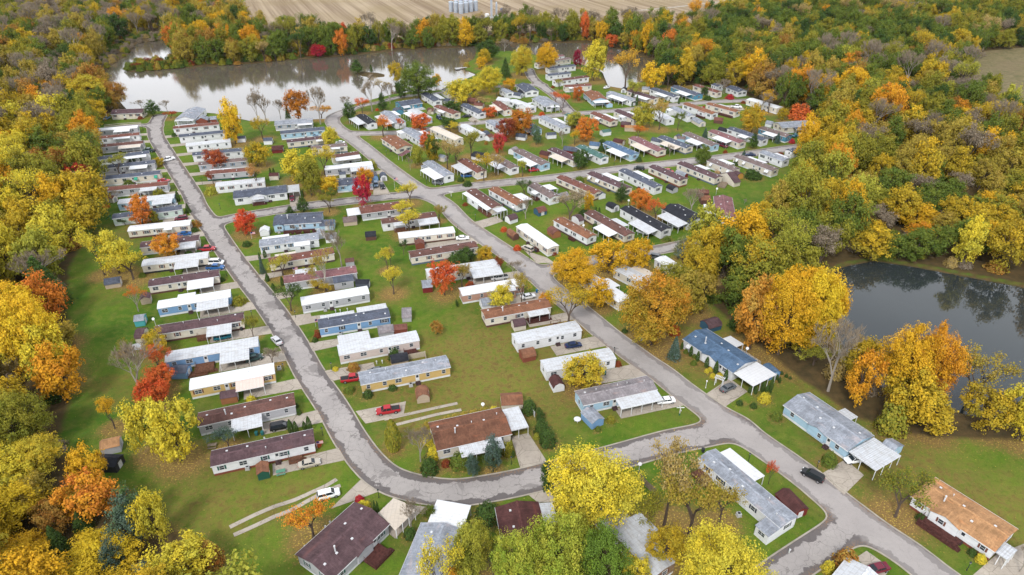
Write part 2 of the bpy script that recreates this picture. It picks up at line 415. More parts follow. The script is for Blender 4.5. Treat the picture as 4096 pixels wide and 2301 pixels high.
# ------------------------------------------------------------------ ground sheet
LITTER = []  # (x, y, r)
def ground_material():
    m = NT('ground', .95, .1); P = m.pos()
    nb = m.noise(P, .035, 5, .6); nm = m.noise(P, .35, 5, .65); nf = m.noise(P, 3.5, 3, .7); nff = m.noise(P, 14.0, 2, .7)
    g = m.mix(m.ramp(nb, .38, .6), (.044, .118, .008), (.118, .190, .016))
    g = m.mix(m.ramp(nm, .45, .7, 0, .75), g, (.185, .180, .035))
    n9 = m.noise(P, .09, 5, .7, .4); g = m.mix(m.ramp(n9, .52, .72, 0, .7), g, (.135, .100, .035))
    g = m.mix(m.ramp(nf, .35, .7, 0, .6), g, (.030, .068, .006)); g = m.mix(m.ramp(nff, .45, .75, 0, .45), g, (.16, .19, .04))
    nd = m.noise(P, .022, 4, .7, .5); dry = m.attr('dry')
    fac = m.ramp(m.math('ADD', m.math('MULTIPLY', dry, .30), nd), .54, .80, 0, .85)
    mot = m.noise(P, .55, 6, .75, .5); g = m.mix(m.math('MULTIPLY', fac, m.ramp(mot, .36, .54, .25, 1)), g, (.185, .145, .038))

    g = m.mix(m.math('MULTIPLY', fac, m.ramp(mot, .5, .62, 0, .8)), g, (.125, .075, .028))
    lit = m.attr('litter'); nl = m.noise(P, 1.3, 4, .75)
    lm = m.ramp(m.math('ADD', m.math('MULTIPLY', lit, .7), m.math('MULTIPLY', nl, .75)), .55, .85)
    lc = m.mix(m.ramp(nff, .35, .65), (.16, .095, .045), (.26, .15, .05)); lc = m.mix(m.ramp(nf, .55, .75), lc, (.075, .05, .03))
    g = m.mix(m.math('MULTIPLY', lm, .85), g, lc)
    sp = m.noise(P, 2.6, 2); sq = m.math('ADD', sp, m.math('MULTIPLY', lit, .16)); g = m.mix(m.ramp(sq, .70, .74, 0, .7), g, (.50, .36, .07))
    dk = m.noise(P, .8, 5, .8, .8); g = m.mix(m.ramp(dk, .5, .72, 0, .5), g, (.028, .055, .008))
    fl = m.attr('forest')
    fc = m.mix(m.ramp(nm, .3, .7), (.045, .035, .018), (.115, .072, .032)); fc = m.mix(m.ramp(nf, .5, .7), fc, (.06, .062, .02))
    fmask = m.ramp(m.math('ADD', fl, m.math('MULTIPLY', m.math('SUBTRACT', nm, .5), .5)), .35, .65)
    g = m.mix(fmask, g, fc)
    # stubble field with long rows
    fd = m.attr('field'); M = m.mapping(P, (1, 1, 1), (0, 0, -ROWANG))
    sx = m.n('ShaderNodeSeparateXYZ'); m.l(M, sx.inputs[0]); cb = m.n('ShaderNodeCombineXYZ')
    m.l(sx.outputs['X'], cb.inputs['X']); yy = m.math('MULTIPLY', sx.outputs['Y'], .012); m.l(yy, cb.inputs['Y'])
    st = m.noise(cb.outputs[0], .16, 4, .75); st2 = m.noise(P, .012, 4, .6)
    f = m.mix(m.ramp(st, .38, .62), (.19, .135, .085), (.36, .285, .195)); f = m.mix(m.ramp(st2, .45, .7, 0, .6), f, (.23, .175, .085))
    f = m.mix(m.ramp(nm, .5, .8, 0, .3), f, (.20, .15, .09))
    g = m.mix(m.ramp(fd, .4, .6), g, f)
    rf = m.attr('rough'); rc = m.mix(m.ramp(m.noise(P, .25, 5, .8, 1.0), .35, .65), (.10, .095, .04), (.21, .165, .09)); rc = m.mix(m.ramp(nb, .5, .7, 0, .6), rc, (.17, .12, .075))
    g = m.mix(m.ramp(rf, .4, .6), g, rc)
    m.color(g); m.bump(nf, .5, .12)
    return m.mat
a0 = gnd('z', 669, 0).xy; a1 = gnd('z', 706, 50).xy
ROWANG = math.atan2((a1 - a0).y, (a1 - a0).x) - math.pi / 2
def axis(lo, hi, s, out):
    a = list(np.arange(lo, hi, s)); v = lo; st = s
    pre = []
    while v > out[0]: st *= 1.35; v -= st; pre.append(v)
    v = a[-1]; st = s; post = []
    while v < out[1]: st *= 1.35; v += st; post.append(v)
    return np.array(pre[::-1] + a + post)
def build_ground():
    xs = axis(-330, 420, 1.9, (-4000, 4000)); ys = axis(62, 620, 1.9, (-1500, 9000))
    Xg, Yg = np.meshgrid(xs, ys); P = np.stack([Xg, Yg], -1).reshape(-1, 2); N = len(P)
    z = np.zeros(N)
    near = (np.abs(P[:, 0]) < 900) & (P[:, 1] > 0) & (P[:, 1] < 1500)
    Q = P[near]
    dl = sdf(Q, LAKE); di = sdf(Q, ISLE); dp = sdf(Q, POND)
    d = np.minimum(np.maximum(dl, -di), dp)
    zz = -np.clip((-d + 1.3) * .28, 0, 2.5)
    z[near] = zz
    fo = np.zeros(N); fi = np.zeros(N); ro = np.zeros(N); li = np.zeros(N); dr = np.zeros(N)
    f = np.minimum(np.minimum(sdf(Q, FLEFT), sdf(Q, FNORTH)), sdf(Q, FRIGHT)); f = np.minimum(np.minimum(np.minimum(f, sdf(Q, PENIN)), sdf(Q, BANK)), np.minimum(dl, dp) - 1)
    fo[near] = np.clip(.5 - f / 5, 0, 1); fi[near] = np.clip(.5 - sdf(Q, FIELD) / 3, 0, 1); ro[near] = np.clip(.5 - sdf(Q, DRYF) / 6, 0, 1)
    dy = np.zeros(len(Q))
    for (x, y, r, a) in DRY:
        c = gnd('z', x, y).xy; dy += a * np.exp(-((Q[:, 0] - c.x)**2 + (Q[:, 1] - c.y)**2) / (r * r))
    dr[near] = dy
    lt = np.zeros(len(Q))
    for x, y, r, a in LITTER:
        mm = (np.abs(Q[:, 0] - x) < 3*r) & (np.abs(Q[:, 1] - y) < 3*r)
        lt[mm] = np.maximum(lt[mm], a * np.exp(-((Q[mm, 0] - x)**2 + (Q[mm, 1] - y)**2) / (r * r) * .8))
    li[near] = lt
    fo[~near] = 1
    me = bpy.data.meshes.new('ground'); nx, ny = len(xs), len(ys)
    V = np.column_stack([P, z]).astype(np.float32)
    i = np.arange(nx - 1)[None, :] + nx * np.arange(ny - 1)[:, None]
    Fq = np.stack([i, i + 1, i + nx + 1, i + nx], -1).reshape(-1, 4)
    me.vertices.add(N); me.vertices.foreach_set('co', V.ravel()); me.loops.add(Fq.size); me.loops.foreach_set('vertex_index', Fq.ravel().astype(np.int32))
    me.polygons.add(len(Fq)); me.polygons.foreach_set('loop_start', np.arange(0, Fq.size, 4, dtype=np.int32))
    me.update(calc_edges=True)
    me.polygons.foreach_set('use_smooth', np.ones(len(Fq), bool))
    for n, v in (('forest', fo), ('field', fi), ('rough', ro), ('litter', li), ('dry', dr)): float_attr(me, n, v)
    me.materials.append(ground_material()); me.update()
    tag(link_mesh('ground', me), kind='structure')
def water(name, poly, body, rough, ior):
    m = NT(name + '_water', rough, .5); P = m.pos()
    n = m.noise(P, .03, 4, .6); m.color(m.mix(m.ramp(n, .35, .65), body, mul(body, .8)))
    m.b.inputs['IOR'].default_value = ior
    w = m.noise(m.mapping(P, (1, .6, 1)), 1.6, 3, .6); w2 = m.noise(P, .12, 2)
    bm = m.n('ShaderNodeBump'); bm.inputs['Distance'].default_value = .03; m.l(m.ramp(w2, .3, .7, .03, .14), bm.inputs['Strength']); m.l(w, bm.inputs['Height'])
    m.l(bm.outputs[0], m.b.inputs['Normal'])
    lo = poly.min(0) - 3; hi = poly.max(0) + 3
    b = MB(); b.face([(lo[0], lo[1], -.36), (hi[0], lo[1], -.36), (hi[0], hi[1], -.36), (lo[0], hi[1], -.36)])
    tag(b.build(name, m.mat), kind='structure')
# ------------------------------------------------------------------ homes
def frame(reg, x1, y1, x2, y2, depth, z=0.0):
    a = gnd(reg, x1, y1, z); b = gnd(reg, x2, y2, z); a.z = b.z = 0
    ex = (b - a); L = ex.length; ex.normalize(); ey = Vector((-ex.y, ex.x, 0))
    D = abs(depth)
    if depth < 0: a = a + ey * depth
    M = Matrix(((ex.x, ey.x, 0, a.x), (ex.y, ey.y, 0, a.y), (0, 0, 1, 0), (0, 0, 0, 1)))
    return M, L, D
def gable_wall(b, x0, x1, y0, y1, z0, ze, zr, along='x', m=0):
    if along == 'x':
        ym = (y0 + y1) / 2; b.prism([(y0, z0), (y1, z0), (y1, ze), (ym, zr), (y0, ze)][::-1], x0, x1, m, 'x')
    else:
        xm = (x0 + x1) / 2; b.prism([(x0, z0), (x1, z0), (x1, ze), (xm, zr), (x0, ze)], y0, y1, m, 'y')
def gable_roof(b, x0, x1, y0, y1, ze, zr, ov, th, along='x', m=0):
    a0, a1, c0, c1 = (y0, y1, x0, x1) if along == 'x' else (x0, x1, y0, y1)
    mid = (a0 + a1) / 2; sl = (zr - ze) / (mid - a0); e = ze - sl * ov
    lo = .03
    prof = [(a0 - ov, e + lo), (mid, zr + lo), (a1 + ov, e + lo), (a1 + ov, e + lo + th), (mid, zr + lo + th), (a0 - ov, e + lo + th)]
    b.prism(prof if along == 'y' else prof[::-1], c0 - ov, c1 + ov, m, along)
def corrug(b, x0, x1, y0, y1, za, zb, per=.42, amp=.06, th=.04, m=0):
    """sheet from y0 (height za) to y1 (height zb), ribs run along y"""
    n = max(2, int((x1 - x0) / per)) * 2
    k = len(b.v)
    for i in range(n + 1):
        x = x0 + (x1 - x0) * i / n; d = amp * (i % 2)
        for y, z in ((y0, za), (y1, zb)): b.v.append((x, y, z + d))
        for y, z in ((y0, za), (y1, zb)): b.v.append((x, y, z + d - th))
    for i in range(n):
        p = k + 4 * i; q = p + 4
        for f in ((p, q, q+1, p+1), (p+2, p+3, q+3, q+2), (p, p+2, q+2, q), (p+1, q+1, q+3, p+3)):
            b.f.append(f); b.m.append(m)
    for p in (k, k + 4 * n): b.f.append((p, p+1, p+3, p+2)); b.m.append(m)
def win(parent, x, z, w, h, face, sh=None, near=True, awn=False):
    """face: ('y', y, -1) wall plane and outward sign, x runs along the wall"""
    ax, c, s = face
    fr = MB(); gl = MB(); t = .07
    def bx(b, a0, a1, z0, z1, o0, o1, m=0):
        lo, hi = sorted((c + s * o0, c + s * o1))
        if ax == 'y': b.box(a0, a1, lo, hi, z0, z1, m)
        else: b.box(lo, hi, a0, a1, z0, z1, m)
    g = fr if not near else gl
    bx(fr, x-w/2-t, x+w/2+t, z-h/2-t, z-h/2, .0, .05); bx(fr, x-w/2-t, x+w/2+t, z+h/2, z+h/2+t, .0, .05)
    bx(fr, x-w/2-t, x-w/2, z-h/2, z+h/2, .0, .05); bx(fr, x+w/2, x+w/2+t, z-h/2, z+h/2, .0, .05)
    bx(fr, x-w/2, x+w/2, z-.03, z+.03, .028, .045)
    if w > 1.2: bx(fr, x-.03, x+.03, z-h/2, z+h/2, .025, .047)
    bx(g, x-w/2, x+w/2, z-h/2, z+h/2, .005, .022, 0 if near else 1)
    o = fr.build('window', [TRIM] if near else [TRIM, GLASS], parent)
    if near: gl.build('pane', GLASS, o)
    if sh:
        for d in (-1, 1):
            q = MB(); xx = x + d * (w/2 + t + .2); bx(q, xx-.17, xx+.17, z-h/2-.03, z+h/2+.03, .0, .035)
            q.build('shutter', SHUT[sh], parent)
    if awn:
        q = MB(); y0 = c; y1 = c + s * .9
        q.face([(x-w/2-.2, y0, z+h/2+.35), (x+w/2+.2, y0, z+h/2+.35), (x+w/2+.2, y1, z-.05), (x-w/2-.2, y1, z-.05)])
        q.face([(x-w/2-.2, y0, z+h/2+.31), (x-w/2-.2, y1, z-.09), (x+w/2+.2, y1, z-.09), (x+w/2+.2, y0, z+h/2+.31)])
        q.face([(x-w/2-.2, y1, z-.05), (x+w/2+.2, y1, z-.05), (x+w/2+.2, y1, z-.3), (x-w/2-.2, y1, z-.3)])
        q.build('awning', roofmat('m') if awn == 'w' else flat('green_awning', (.02, .30, .20)), parent)
def post(parent, x, y, z):
    b = MB(); b.box(x-.06, x+.06, y-.06, y+.06, 0, z); b.build('post', POST, parent)
HOMES = []
ORDW = ['first','second','third','fourth','fifth','sixth','seventh','eighth','ninth','tenth','eleventh','twelfth','thirteenth','fourteenth','fifteenth','sixteenth','seventeenth','eighteenth','nineteenth','twentieth','twenty-first','twenty-second']
def home(reg, x1, y1, x2, y2, depth, wall, roof, toks, row, idx, label=None):
    T = toks.split(); z0 = 3.0 if 'z3' in T else 0
    M, L, D = frame(reg, x1, y1, x2, y2, depth, z0)
    nm = 'mobile_home'
    root = empty(nm, M)
    cpos = M @ Vector((L/2, D/2, 0)); dist = math.hypot(cpos.y, 110)
    near = dist < 330
    along = 'y' if (D > L * 1.15 or 'v' in T) else 'x'
    dbl = min(L, D) > 6
    flatish = roof in ('m', 's') and not dbl
    ze, zs = 2.95, .62
    half = (D if along == 'x' else L) / 2
    rise = .34 if flatish else half * (.26 if dbl else .24)
    zr = ze + rise; ov = .12 if flatish else (.30 if dbl else .2)
    skirt = 'w'; sh = None
    for t in T:
        if t.startswith('s:'): skirt = t[2:]
        if t.startswith('h:'): sh = t[2:]
    b = MB(); gable_wall(b, 0, L, 0, D, zs, ze, zr, along); b.build('wall', wallmat(wall), root)
    b = MB(); b.box(.04, L-.04, .04, D-.04, -.1, zs-.002); b.build('skirting', wallmat(skirt), root)
    b = MB(); gable_roof(b, 0, L, 0, D, ze, zr, ov, .09, along); rf = b.build('roof', roofmat(roof), root)
    # fascia trim along both eaves
    sl = rise / half; e = ze - sl * ov
    if along == 'x':
        for y0, y1 in ((-ov-.05, -ov-.003), (D+ov+.003, D+ov+.05)): b = MB(); b.box(-ov, L+ov, y0, y1, e-.06, e+.14); b.build('gutter', TRIM, rf)
    else:
        for x0, x1 in ((-ov-.05, -ov-.003), (L+ov+.003, L+ov+.05)): b = MB(); b.box(x0, x1, -ov, D+ov, e-.06, e+.14); b.build('gutter', TRIM, rf)
    if not flatish:
        b = MB(); mm = half
        pr = [(mm-.22, zr+.10-.22*sl), (mm, zr+.10), (mm+.22, zr+.10-.22*sl), (mm+.22, zr+.155-.22*sl), (mm, zr+.155), (mm-.22, zr+.155-.22*sl)]
        c0, c1 = (-ov, L+ov) if along == 'x' else (-ov, D+ov)
        b.prism(pr, c0-.01, c1+.01, 0, along); b.build('ridge_cap', flat('ridge_' + RN[roof].replace(' ', '_'), mul(ROOF[roof], 1.5), .9, .1, 0, .3, 2), rf)  # cap colour lightened above the roof's to paint in the ridge-line highlight
    def roofz(x, y):
        t = (y if along == 'x' else x); return ze + sl * (half - abs(t - half)) + .12
    nv = 5 if near else 3
    LL, DD = (L, D) if along == 'x' else (D, L)
    for i in range(nv):
        a = LL * (i + .5 + RG.uniform(-.3, .3)) / nv; c = DD * RG.choice((.3, .55, .7))
        x, y = (a, c) if along == 'x' else (c, a); z = roofz(x, y)
        b = MB()
        if RG.random() < .7: b.box(x-.22, x+.22, y-.2, y+.2, z-.12, z+.13)
        else: b.tube((x, y, z-.15), (x, y, z+.45), .07, .07, 8); b.tube((x, y, z+.45), (x, y, z+.53), .14, .10, 8)
        b.build('roof_vent', VENT, rf)
    if 'f' in T and near:
        x, y = (LL*.28, DD*.35) if along == 'x' else (DD*.35, LL*.28); z = roofz(x, y)
        b = MB(); b.tube((x, y, z-.2), (x, y, z+1.3), .14, .14, 10); b.tube((x, y, z+1.3), (x, y, z+1.5), .2, .17, 10); b.build('flue', VENT, rf)
    blocked = []; gab = []
    drv = []
    for t in T:
        k = t[0]
        if k in 'cCpPkKx' and t[1:2] in '0123456789.':
            a = t[1:].split(','); t0, t1 = float(a[0]) * L, float(a[1]) * L; w = float(a[2]); cc = a[3] if len(a) > 3 else 's'
            s = 1 if k in 'CPK' else -1; y0 = D if s > 0 else 0
            if k in 'cC':
                b = MB(); za = ze - .05; zb = za - .12 - .05 * w
                if s < 0: corrug(b, t0, t1, -w, -ov-.06, zb, za)
                else: corrug(b, t0, t1, D+ov+.06, D+w, za, zb)
                cpn = b.build('carport' if w > 2.2 else 'porch_cover', roofmat(cc), root)
                b = MB(); ye = -w if s < 0 else D + w
                b.box(t0, t1, min(ye, ye+s*.05), max(ye, ye+s*.05), zb-.14, zb+.05); b.build('gutter', TRIM, cpn)
                n = max(2, int((t1 - t0) / 2.6) + 1)
                for i in range(n):
                    post(cpn, t0 + .1 + (t1-t0-.2) * i / (n-1), y0 + s * (w - .12), zb - .05)
                if s < 0: blocked.append((t0, t1))
            elif k in 'pP':
                b = MB(); ya, yb = sorted((y0, y0 + s * w))
                zf = ze - .12 - .09 * w
                pr = [(ya, -.05), (yb, -.05), (yb, zf if s > 0 else ze-.12), (ya, ze-.12 if s > 0 else zf)]
                b.prism(pr[::-1], t0, t1, 0, 'x')
                pw = b.build('enclosed_porch', wallmat(wall if wall != 'c' else 'w'), root)
                b = MB(); za = zf if s < 0 else ze-.12; zb = ze-.12 if s < 0 else zf
                yo = -.2 if s < 0 else ov + .06; y1_ = -.12-ov*0 if s < 0 else .2
                b.prism([(ya + (-.2 if s < 0 else ov+.05), za-.0+.03), (yb + (-ov-.05 if s < 0 else .2), zb+.03), (yb + (-ov-.05 if s < 0 else .2), zb+.11), (ya + (-.2 if s < 0 else ov+.05), za+.11)][::-1], t0-.15, t1+.15, 0, 'x')
                b.build('porch_roof', roofmat(cc), pw)
                if s < 0:
                    win(pw, (t0+t1)/2, 1.7, min(1.4, (t1-t0)*.5), .9, ('y', -w, -1), None, near); blocked.append((t0, t1))
            elif k in 'kK':
                b = MB(); ya, yb = sorted((y0 + s * .02, y0 + s * w)); b.box(t0, t1, ya, yb, 0, .65)
                for i in range(3): b.box(t1+.005+.28*i, t1+.28*(i+1), ya+.1, ya+1.2, 0, .48-.15*i)
                dk = b.build('deck', DECKM[cc], root)
                b = MB(); ye = y0 + s * (w-.05)
                for z in (1.0, 1.45): b.box(t0, t1, ye-.03, ye+.03, z, z+.07); b.box(t0, t0+.06, ya, yb, z, z+.07)
                n = int((t1-t0) / .5) + 1
                for i in range(n + 1):
                    x = t0 + (t1-t0-.05)*i/n; b.box(x, x+.05, ye-.02, ye+.02, .65, 1.45)
                b.build('railing', DECKM[cc], dk)
            elif k == 'x':   # cross gable on the front slope
                xm = (t0 + t1) / 2; hw = (t1 - t0) / 2; zt = ze + hw * .30; reach = (zt - ze) / sl
                b = MB(); f = -(ov + .15 + w); gab.append((t0, t1, f + .02))
                b.face([(t0, f, ze-.02), (t1, f, ze-.02), (xm, f, zt)])
                b.face([(t0, f, ze-.02), (t0, 0, ze-.02), (t1, 0, ze-.02), (t1, f, ze-.02)][::-1])
                b.box(t0+.02, t1-.02, f+.02, -.01, zs, ze-.03)
                b.build('gable_front', wallmat(wall), root)
                b = MB(); o = ov; f2 = f - .25
                for sgn in (-1, 1):
                    xe = xm + sgn * (hw + .25); zee = ze - .075 + .06
                    P = [(xe, f2, zee), (xm, f2, zt + .06), (xm, reach, zt + .06), (xe, -ov*.2, zee)]
                    if sgn < 0: P = P[::-1]
                    up = [(p[0], p[1], p[2] + .1) for p in P]
                    b.face(up); b.face([(p[0], p[1], p[2]) for p in P[::-1]])
                    for i in range(4): b.face([P[i-1], P[i], up[i], up[i-1]])
                b.build('gable_roof', roofmat(roof), rf)
        elif k in 'EF' and t[1:2] == ':':   # carport off the right / left end:  E:len,col[,w0,w1]
            a = t[2:].split(','); ln = float(a[0]); cc = a[1]
            y0, y1 = (float(a[2]) * D, float(a[3]) * D) if len(a) > 3 else (0, D)
            b = MB(); za = ze - .05; zb = za - .1
            x0, x1 = (L + ov + .06, L + ln) if k == 'E' else (-ln, -ov - .06)
            corrug(b, x0, x1, y0, y1, za, zb)
            b.box(x0, x1, y0-.05, y0-.01, za-.16, za+.05)
            cpn = b.build('carport', roofmat(cc), root)
            xe = L + ln - .15 if k == 'E' else -ln + .15
            for i in range(3 if not near else 4):
                post(cpn, xe, y0 + .1 + (y1-y0-.2) * i / (2 if not near else 3), za - .1)
            post(cpn, (L + xe)/2 if k == 'E' else xe/2, y0 + .1, za - .1)
            hs = (x0, x1, y0, y1)
        elif k in 'dD' and t[1:2] in 'LR':
            drv.append(t)
    # windows and door on the front wall
    ends = [('R', L)] ; sides = []
    n = max(2, int(L / 3.7)); doorx = L * RG.choice((.42, .55, .62))
    for (a, c) in blocked:
        if a < doorx < c: break
    aw = 'w' if 'a' in T else ('g' if 'A' in T else False)
    for i in range(n):
        x = L * (i + .5) / n + RG.uniform(-.35, .35)
        if x < .9 or x > L - .9 or abs(x - doorx) < 1.1: continue
        if any(a - .3 < x < c + .3 and c - a < L * .5 and RG.random() < .5 for a, c in blocked): continue
        w = RG.choice((.8, .9, 1.5)) if dbl or near else RG.choice((.75, .9, 1.3))
        fy = next((g_[2] for g_ in gab if g_[0] + .8 < x < g_[1] - .8), 0)
        if fy == 0 and any(g_[0] - .9 < x < g_[1] + .9 for g_ in gab): continue
        win(root, x, 1.95, w, 1.05 if w < 1.6 else 1.0, ('y', fy, -1), sh if RG.random() < .5 or dbl else None, near, aw if RG.random() < .6 else False)
    for g_ in gab:
        if g_[0] - .6 < doorx < g_[1] + .6: doorx = g_[1] + .9 if g_[1] + 2 < L else g_[0] - .9
    b = MB(); b.box(doorx-.48, doorx+.48, -.045, -.004, .72, 2.75)
    dr = b.build('door', flat('door_' + RG.choice(('white', 'grey')), (.7, .7, .7)), root)
    b = MB(); b.box(doorx-.3, doorx+.3, -.055, -.046, 1.75, 2.5); b.build('door_glass', GLASS, dr)
    b = MB()
    for i in range(3): b.box(doorx-.6, doorx+.6, -.45-.3*i, -.05 - .3*i - (.0 if i == 0 else .1), 0, .6-.2*i)
    b.build('steps', DECKM['k'] if 'R' not in wall else DECKM['n'], root)
    for X, sgn in ((L, 1), (0, -1)):
        for f in ((.5,) if not dbl else (.27, .73)):
            win(root, D * f, 1.95, 1.2 if sgn > 0 else .9, 1.05, ('x', X, sgn), sh, near)
    # back wall windows
    for f in (.2, .45, .78): win(root, L * f, 1.95, .9, 1.0, ('y', D, 1), None, False)
    # driveways
    for t in drv:
        side = t[1]; a = t[2:].split(',') if len(t) > 2 else []
        f0 = float(a[0]) if a and a[0] else (.45 if side == 'R' else .55); wd = float(a[1]) if len(a) > 1 else 3.4
        off = float(a[2]) if len(a) > 2 else .35
        ya, yb = (-off - wd, -off) if t[0] == 'd' else (D + off, D + off + wd)
        xs = L * f0; step = .5 if side == 'R' else -.5; x = L if side == 'R' else 0.0
        ym = (ya + yb) / 2
        for i in range(60):
            p = M @ Vector((x, ym, 0))
            if road_sdf(np.array([[p.x, p.y]]))[0] < -.15: break
            x += step
        else: x = (L + 5) if side == 'R' else -5.0
        # meet the kerb along both edges
        def reach(yy, x):
            for i in range(40):
                p = M @ Vector((x, yy, 0)); d = road_sdf(np.array([[p.x, p.y]]))[0]
                if abs(d + .12) < .1: break
                x += (d + .12) * .7 * (1 if side == 'R' else -1)
            return x
        q = [(xs, ya), (reach(ya - .4, x), ya - .4), (reach(yb + .4, x), yb + .4), (xs, yb)]
        w = [(M @ Vector((u, v, 0))).xy for u, v in q]
        if side == 'L': w = w[::-1]
        DRIVES.append(np.array([[p.x, p.y] for p in w]))
    nmw, nmr = WN.get(wall) or RN[wall], RN[roof]
    if label is None:
        size = 'wide' if dbl else 'narrow'
        label = f"{nmw} {size} mobile home, {nmr} roof, {ORDW[idx]} {row}"
    tag(root, label, 'mobile home', 'mobile homes of the park')
    HOMES.append((cpos.xy, root, f"{ORDW[idx]} home {row}", nmw, nmr))
    return root
SHEDS = []
def shed(reg, x1, y1, x2, y2, depth, wall, roof, kind, label):
    M, L, D = frame(reg, x1, y1, x2, y2, depth)
    root = empty('garden_shed', M); along = 'x' if (L >= D) != ('v' in kind) else 'y'
    if along == 'y' and L > D: pass
    h = 1.9; W = D if along == 'x' else L; LL = L if along == 'x' else D
    if 'b' in kind: prof = [(0, 0), (W, 0), (W, 1.5), (W*.86, 2.25), (W*.5, 2.75), (W*.14, 2.25), (0, 1.5)]
    elif 'q' in kind: prof = [(0, 0), (W, 0), (W, 1.3)] + [(W/2 + W/2*math.cos(a*math.pi/6), 1.3 + 1.15*math.sin(a*math.pi/6)) for a in range(1, 6)] + [(0, 1.3)]
    else: prof = [(0, 0), (W, 0), (W, h), (W/2, h + W*.25), (0, h)]
    b = MB(); b.prism(prof if along == 'y' else prof[::-1], 0, LL, 0, along); b.build('wall', wallmat(wall), root)
    top = prof[2:]; o = .14; th = .08
    outer = []; k = len(top)
    cx_ = W/2; cz = 1.2
    for a, z in top: outer.append((a + (a - cx_) * .07, z + th + .03))
    inner = [(a + (a - cx_) * .02, z + .015) for a, z in top]
    inner[0] = (inner[0][0] + .02, inner[0][1] - .08); inner[-1] = (inner[-1][0] - .02, inner[-1][1] - .08); outer[0] = (outer[0][0] + .08, outer[0][1] - .12); outer[-1] = (outer[-1][0] - .08, outer[-1][1] - .12)
    b = MB()
    for i in range(k - 1):
        pr = [inner[i], outer[i], outer[i+1], inner[i+1]]
        b.prism(pr if along == 'x' else pr[::-1], -o, LL + o, 0, along)
    b.build('roof', roofmat(roof), root)
    b = MB()
    if 'd' in kind: b.box(L/2-.7, L/2+.7, -.05, -.004, .08, 1.75)
    else: b.box(L+.004, L+.05, D/2-.6, D/2+.6, .08, 1.75)
    dd = b.build('door', flat('shed_door', (.62, .62, .62)) if wall not in ('w', 'c', 'g') else flat('shed_door_dark', (.30, .30, .32)), root)
    b = MB()
    if 'd' in kind: b.box(L/2+.06, L/2+.1, -.09, -.051, .85, 1.0)
    else: b.box(L+.051, L+.09, D/2+.06, D/2+.1, .85, 1.0)
    b.build('handle', SHUT['b'], dd)
    tag(root, label, 'shed', 'garden sheds'); p = M @ Vector((L/2, D/2, 0)); SHEDS.append((p.xy, root))
    return root
# ------------------------------------------------------------------ trees
LEAF = {'Y':(.84,.63,.045),'y':(.68,.43,.03),'A':(.80,.43,.03),'o':(.66,.25,.03),'O':(.74,.20,.05),'r':(.64,.06,.03),'m':(.20,.022,.035),
 'M':(.46,.02,.085),'n':(.36,.12,.028),'l':(.56,.52,.07),'G':(.20,.23,.035),'g':(.10,.17,.035),'v':(.22,.34,.04),'d':(.045,.085,.03),'b':(.33,.28,.21),
 't':(.44,.34,.17),'p':(.27,.20,.14),'s':(.15,.22,.21),'R':(.72,.13,.045),'h':(.38,.32,.04),'u':(.46,.32,.07)}
LN = {'v':'bright green','Y':'bright yellow','y':'golden','A':'amber','o':'orange','O':'red-orange','r':'red','m':'maroon','M':'crimson','n':'rust-brown','l':'yellow-green',
 'G':'olive green','g':'green','d':'dark green','b':'grey-brown','t':'tan','p':'purple-brown','s':'blue-grey','R':'scarlet','h':'olive','u':'ochre'}
def leaf_material(name, inst):
    m = NT(name, .9, .02)
    if inst:
        tint = m.attr('tint', 'INSTANCER', 'Color'); tint2 = m.attr('tintb', 'INSTANCER', 'Color'); rnd = m.n('ShaderNodeObjectInfo').outputs['Random']
    else:
        oi = m.n('ShaderNodeObjectInfo'); tint = oi.outputs['Color']; rnd = oi.outputs['Random']
        at = m.n('ShaderNodeAttribute', attribute_name='tintb', attribute_type='OBJECT'); tint2 = at.outputs['Color']
    v = m.attr('var'); v2 = m.attr('leafv')
    c = m.mix(v, tint, tint2)
    c = m.mix(m.ramp(v2, 0, 1, .35, 0), c, (.03, .03, .01))
    c = m.mix(m.ramp(v2, .8, 1, 0, .3), c, (.8, .62, .2), 'MIX') if False else c
    m.color(c)
    tr = m.n('ShaderNodeBsdfTranslucent'); m.l(c, tr.inputs['Color']); mx = m.n('ShaderNodeMixShader'); mx.inputs[0].default_value = .2
    m.l(m.b.outputs[0], mx.inputs[1]); m.l(tr.outputs[0], mx.inputs[2]); m.l(mx.outputs[0], m.out.inputs['Surface'])
    return m.mat
LM = leaf_material('foliage', False); LMI = leaf_material('woodland_foliage', True)
BARK = flat('bark', (.115, .085, .065), .9, .1, 0, .25, 4); PALEBARK = flat('pale_bark', (.34, .30, .26), .9, .1, 0, .25, 4)
def leaf_mesh(name, C, Nn, S, var, rng, asp=(.5, .5), mat=None):
    n = len(C); Nn = Nn / (np.linalg.norm(Nn, axis=1)[:, None] + 1e-9)
    r = rng.normal(size=(n, 3)); U = np.cross(Nn, r); U /= np.linalg.norm(U, axis=1)[:, None] + 1e-9; W = np.cross(Nn, U)
    U *= (S * asp[0])[:, None]; W *= (S * asp[1])[:, None]
    k = rng.uniform(.6, 1.3, (n, 4, 1))
    V = np.stack([C - U*k[:, 0], C - W*k[:, 1], C + U*k[:, 2], C + W*k[:, 3]], 1).reshape(-1, 3)
    me = bpy.data.meshes.new(name); me.vertices.add(4*n); me.vertices.foreach_set('co', V.astype(np.float32).ravel())
    me.loops.add(4*n); me.loops.foreach_set('vertex_index', np.arange(4*n, dtype=np.int32))
    me.polygons.add(n); me.polygons.foreach_set('loop_start', np.arange(0, 4*n, 4, dtype=np.int32)); me.update(calc_edges=True)
    float_attr(me, 'var', np.repeat(var, 4)); float_attr(me, 'leafv', np.repeat(rng.random(n), 4))
    me.materials.append(mat or LM); return me
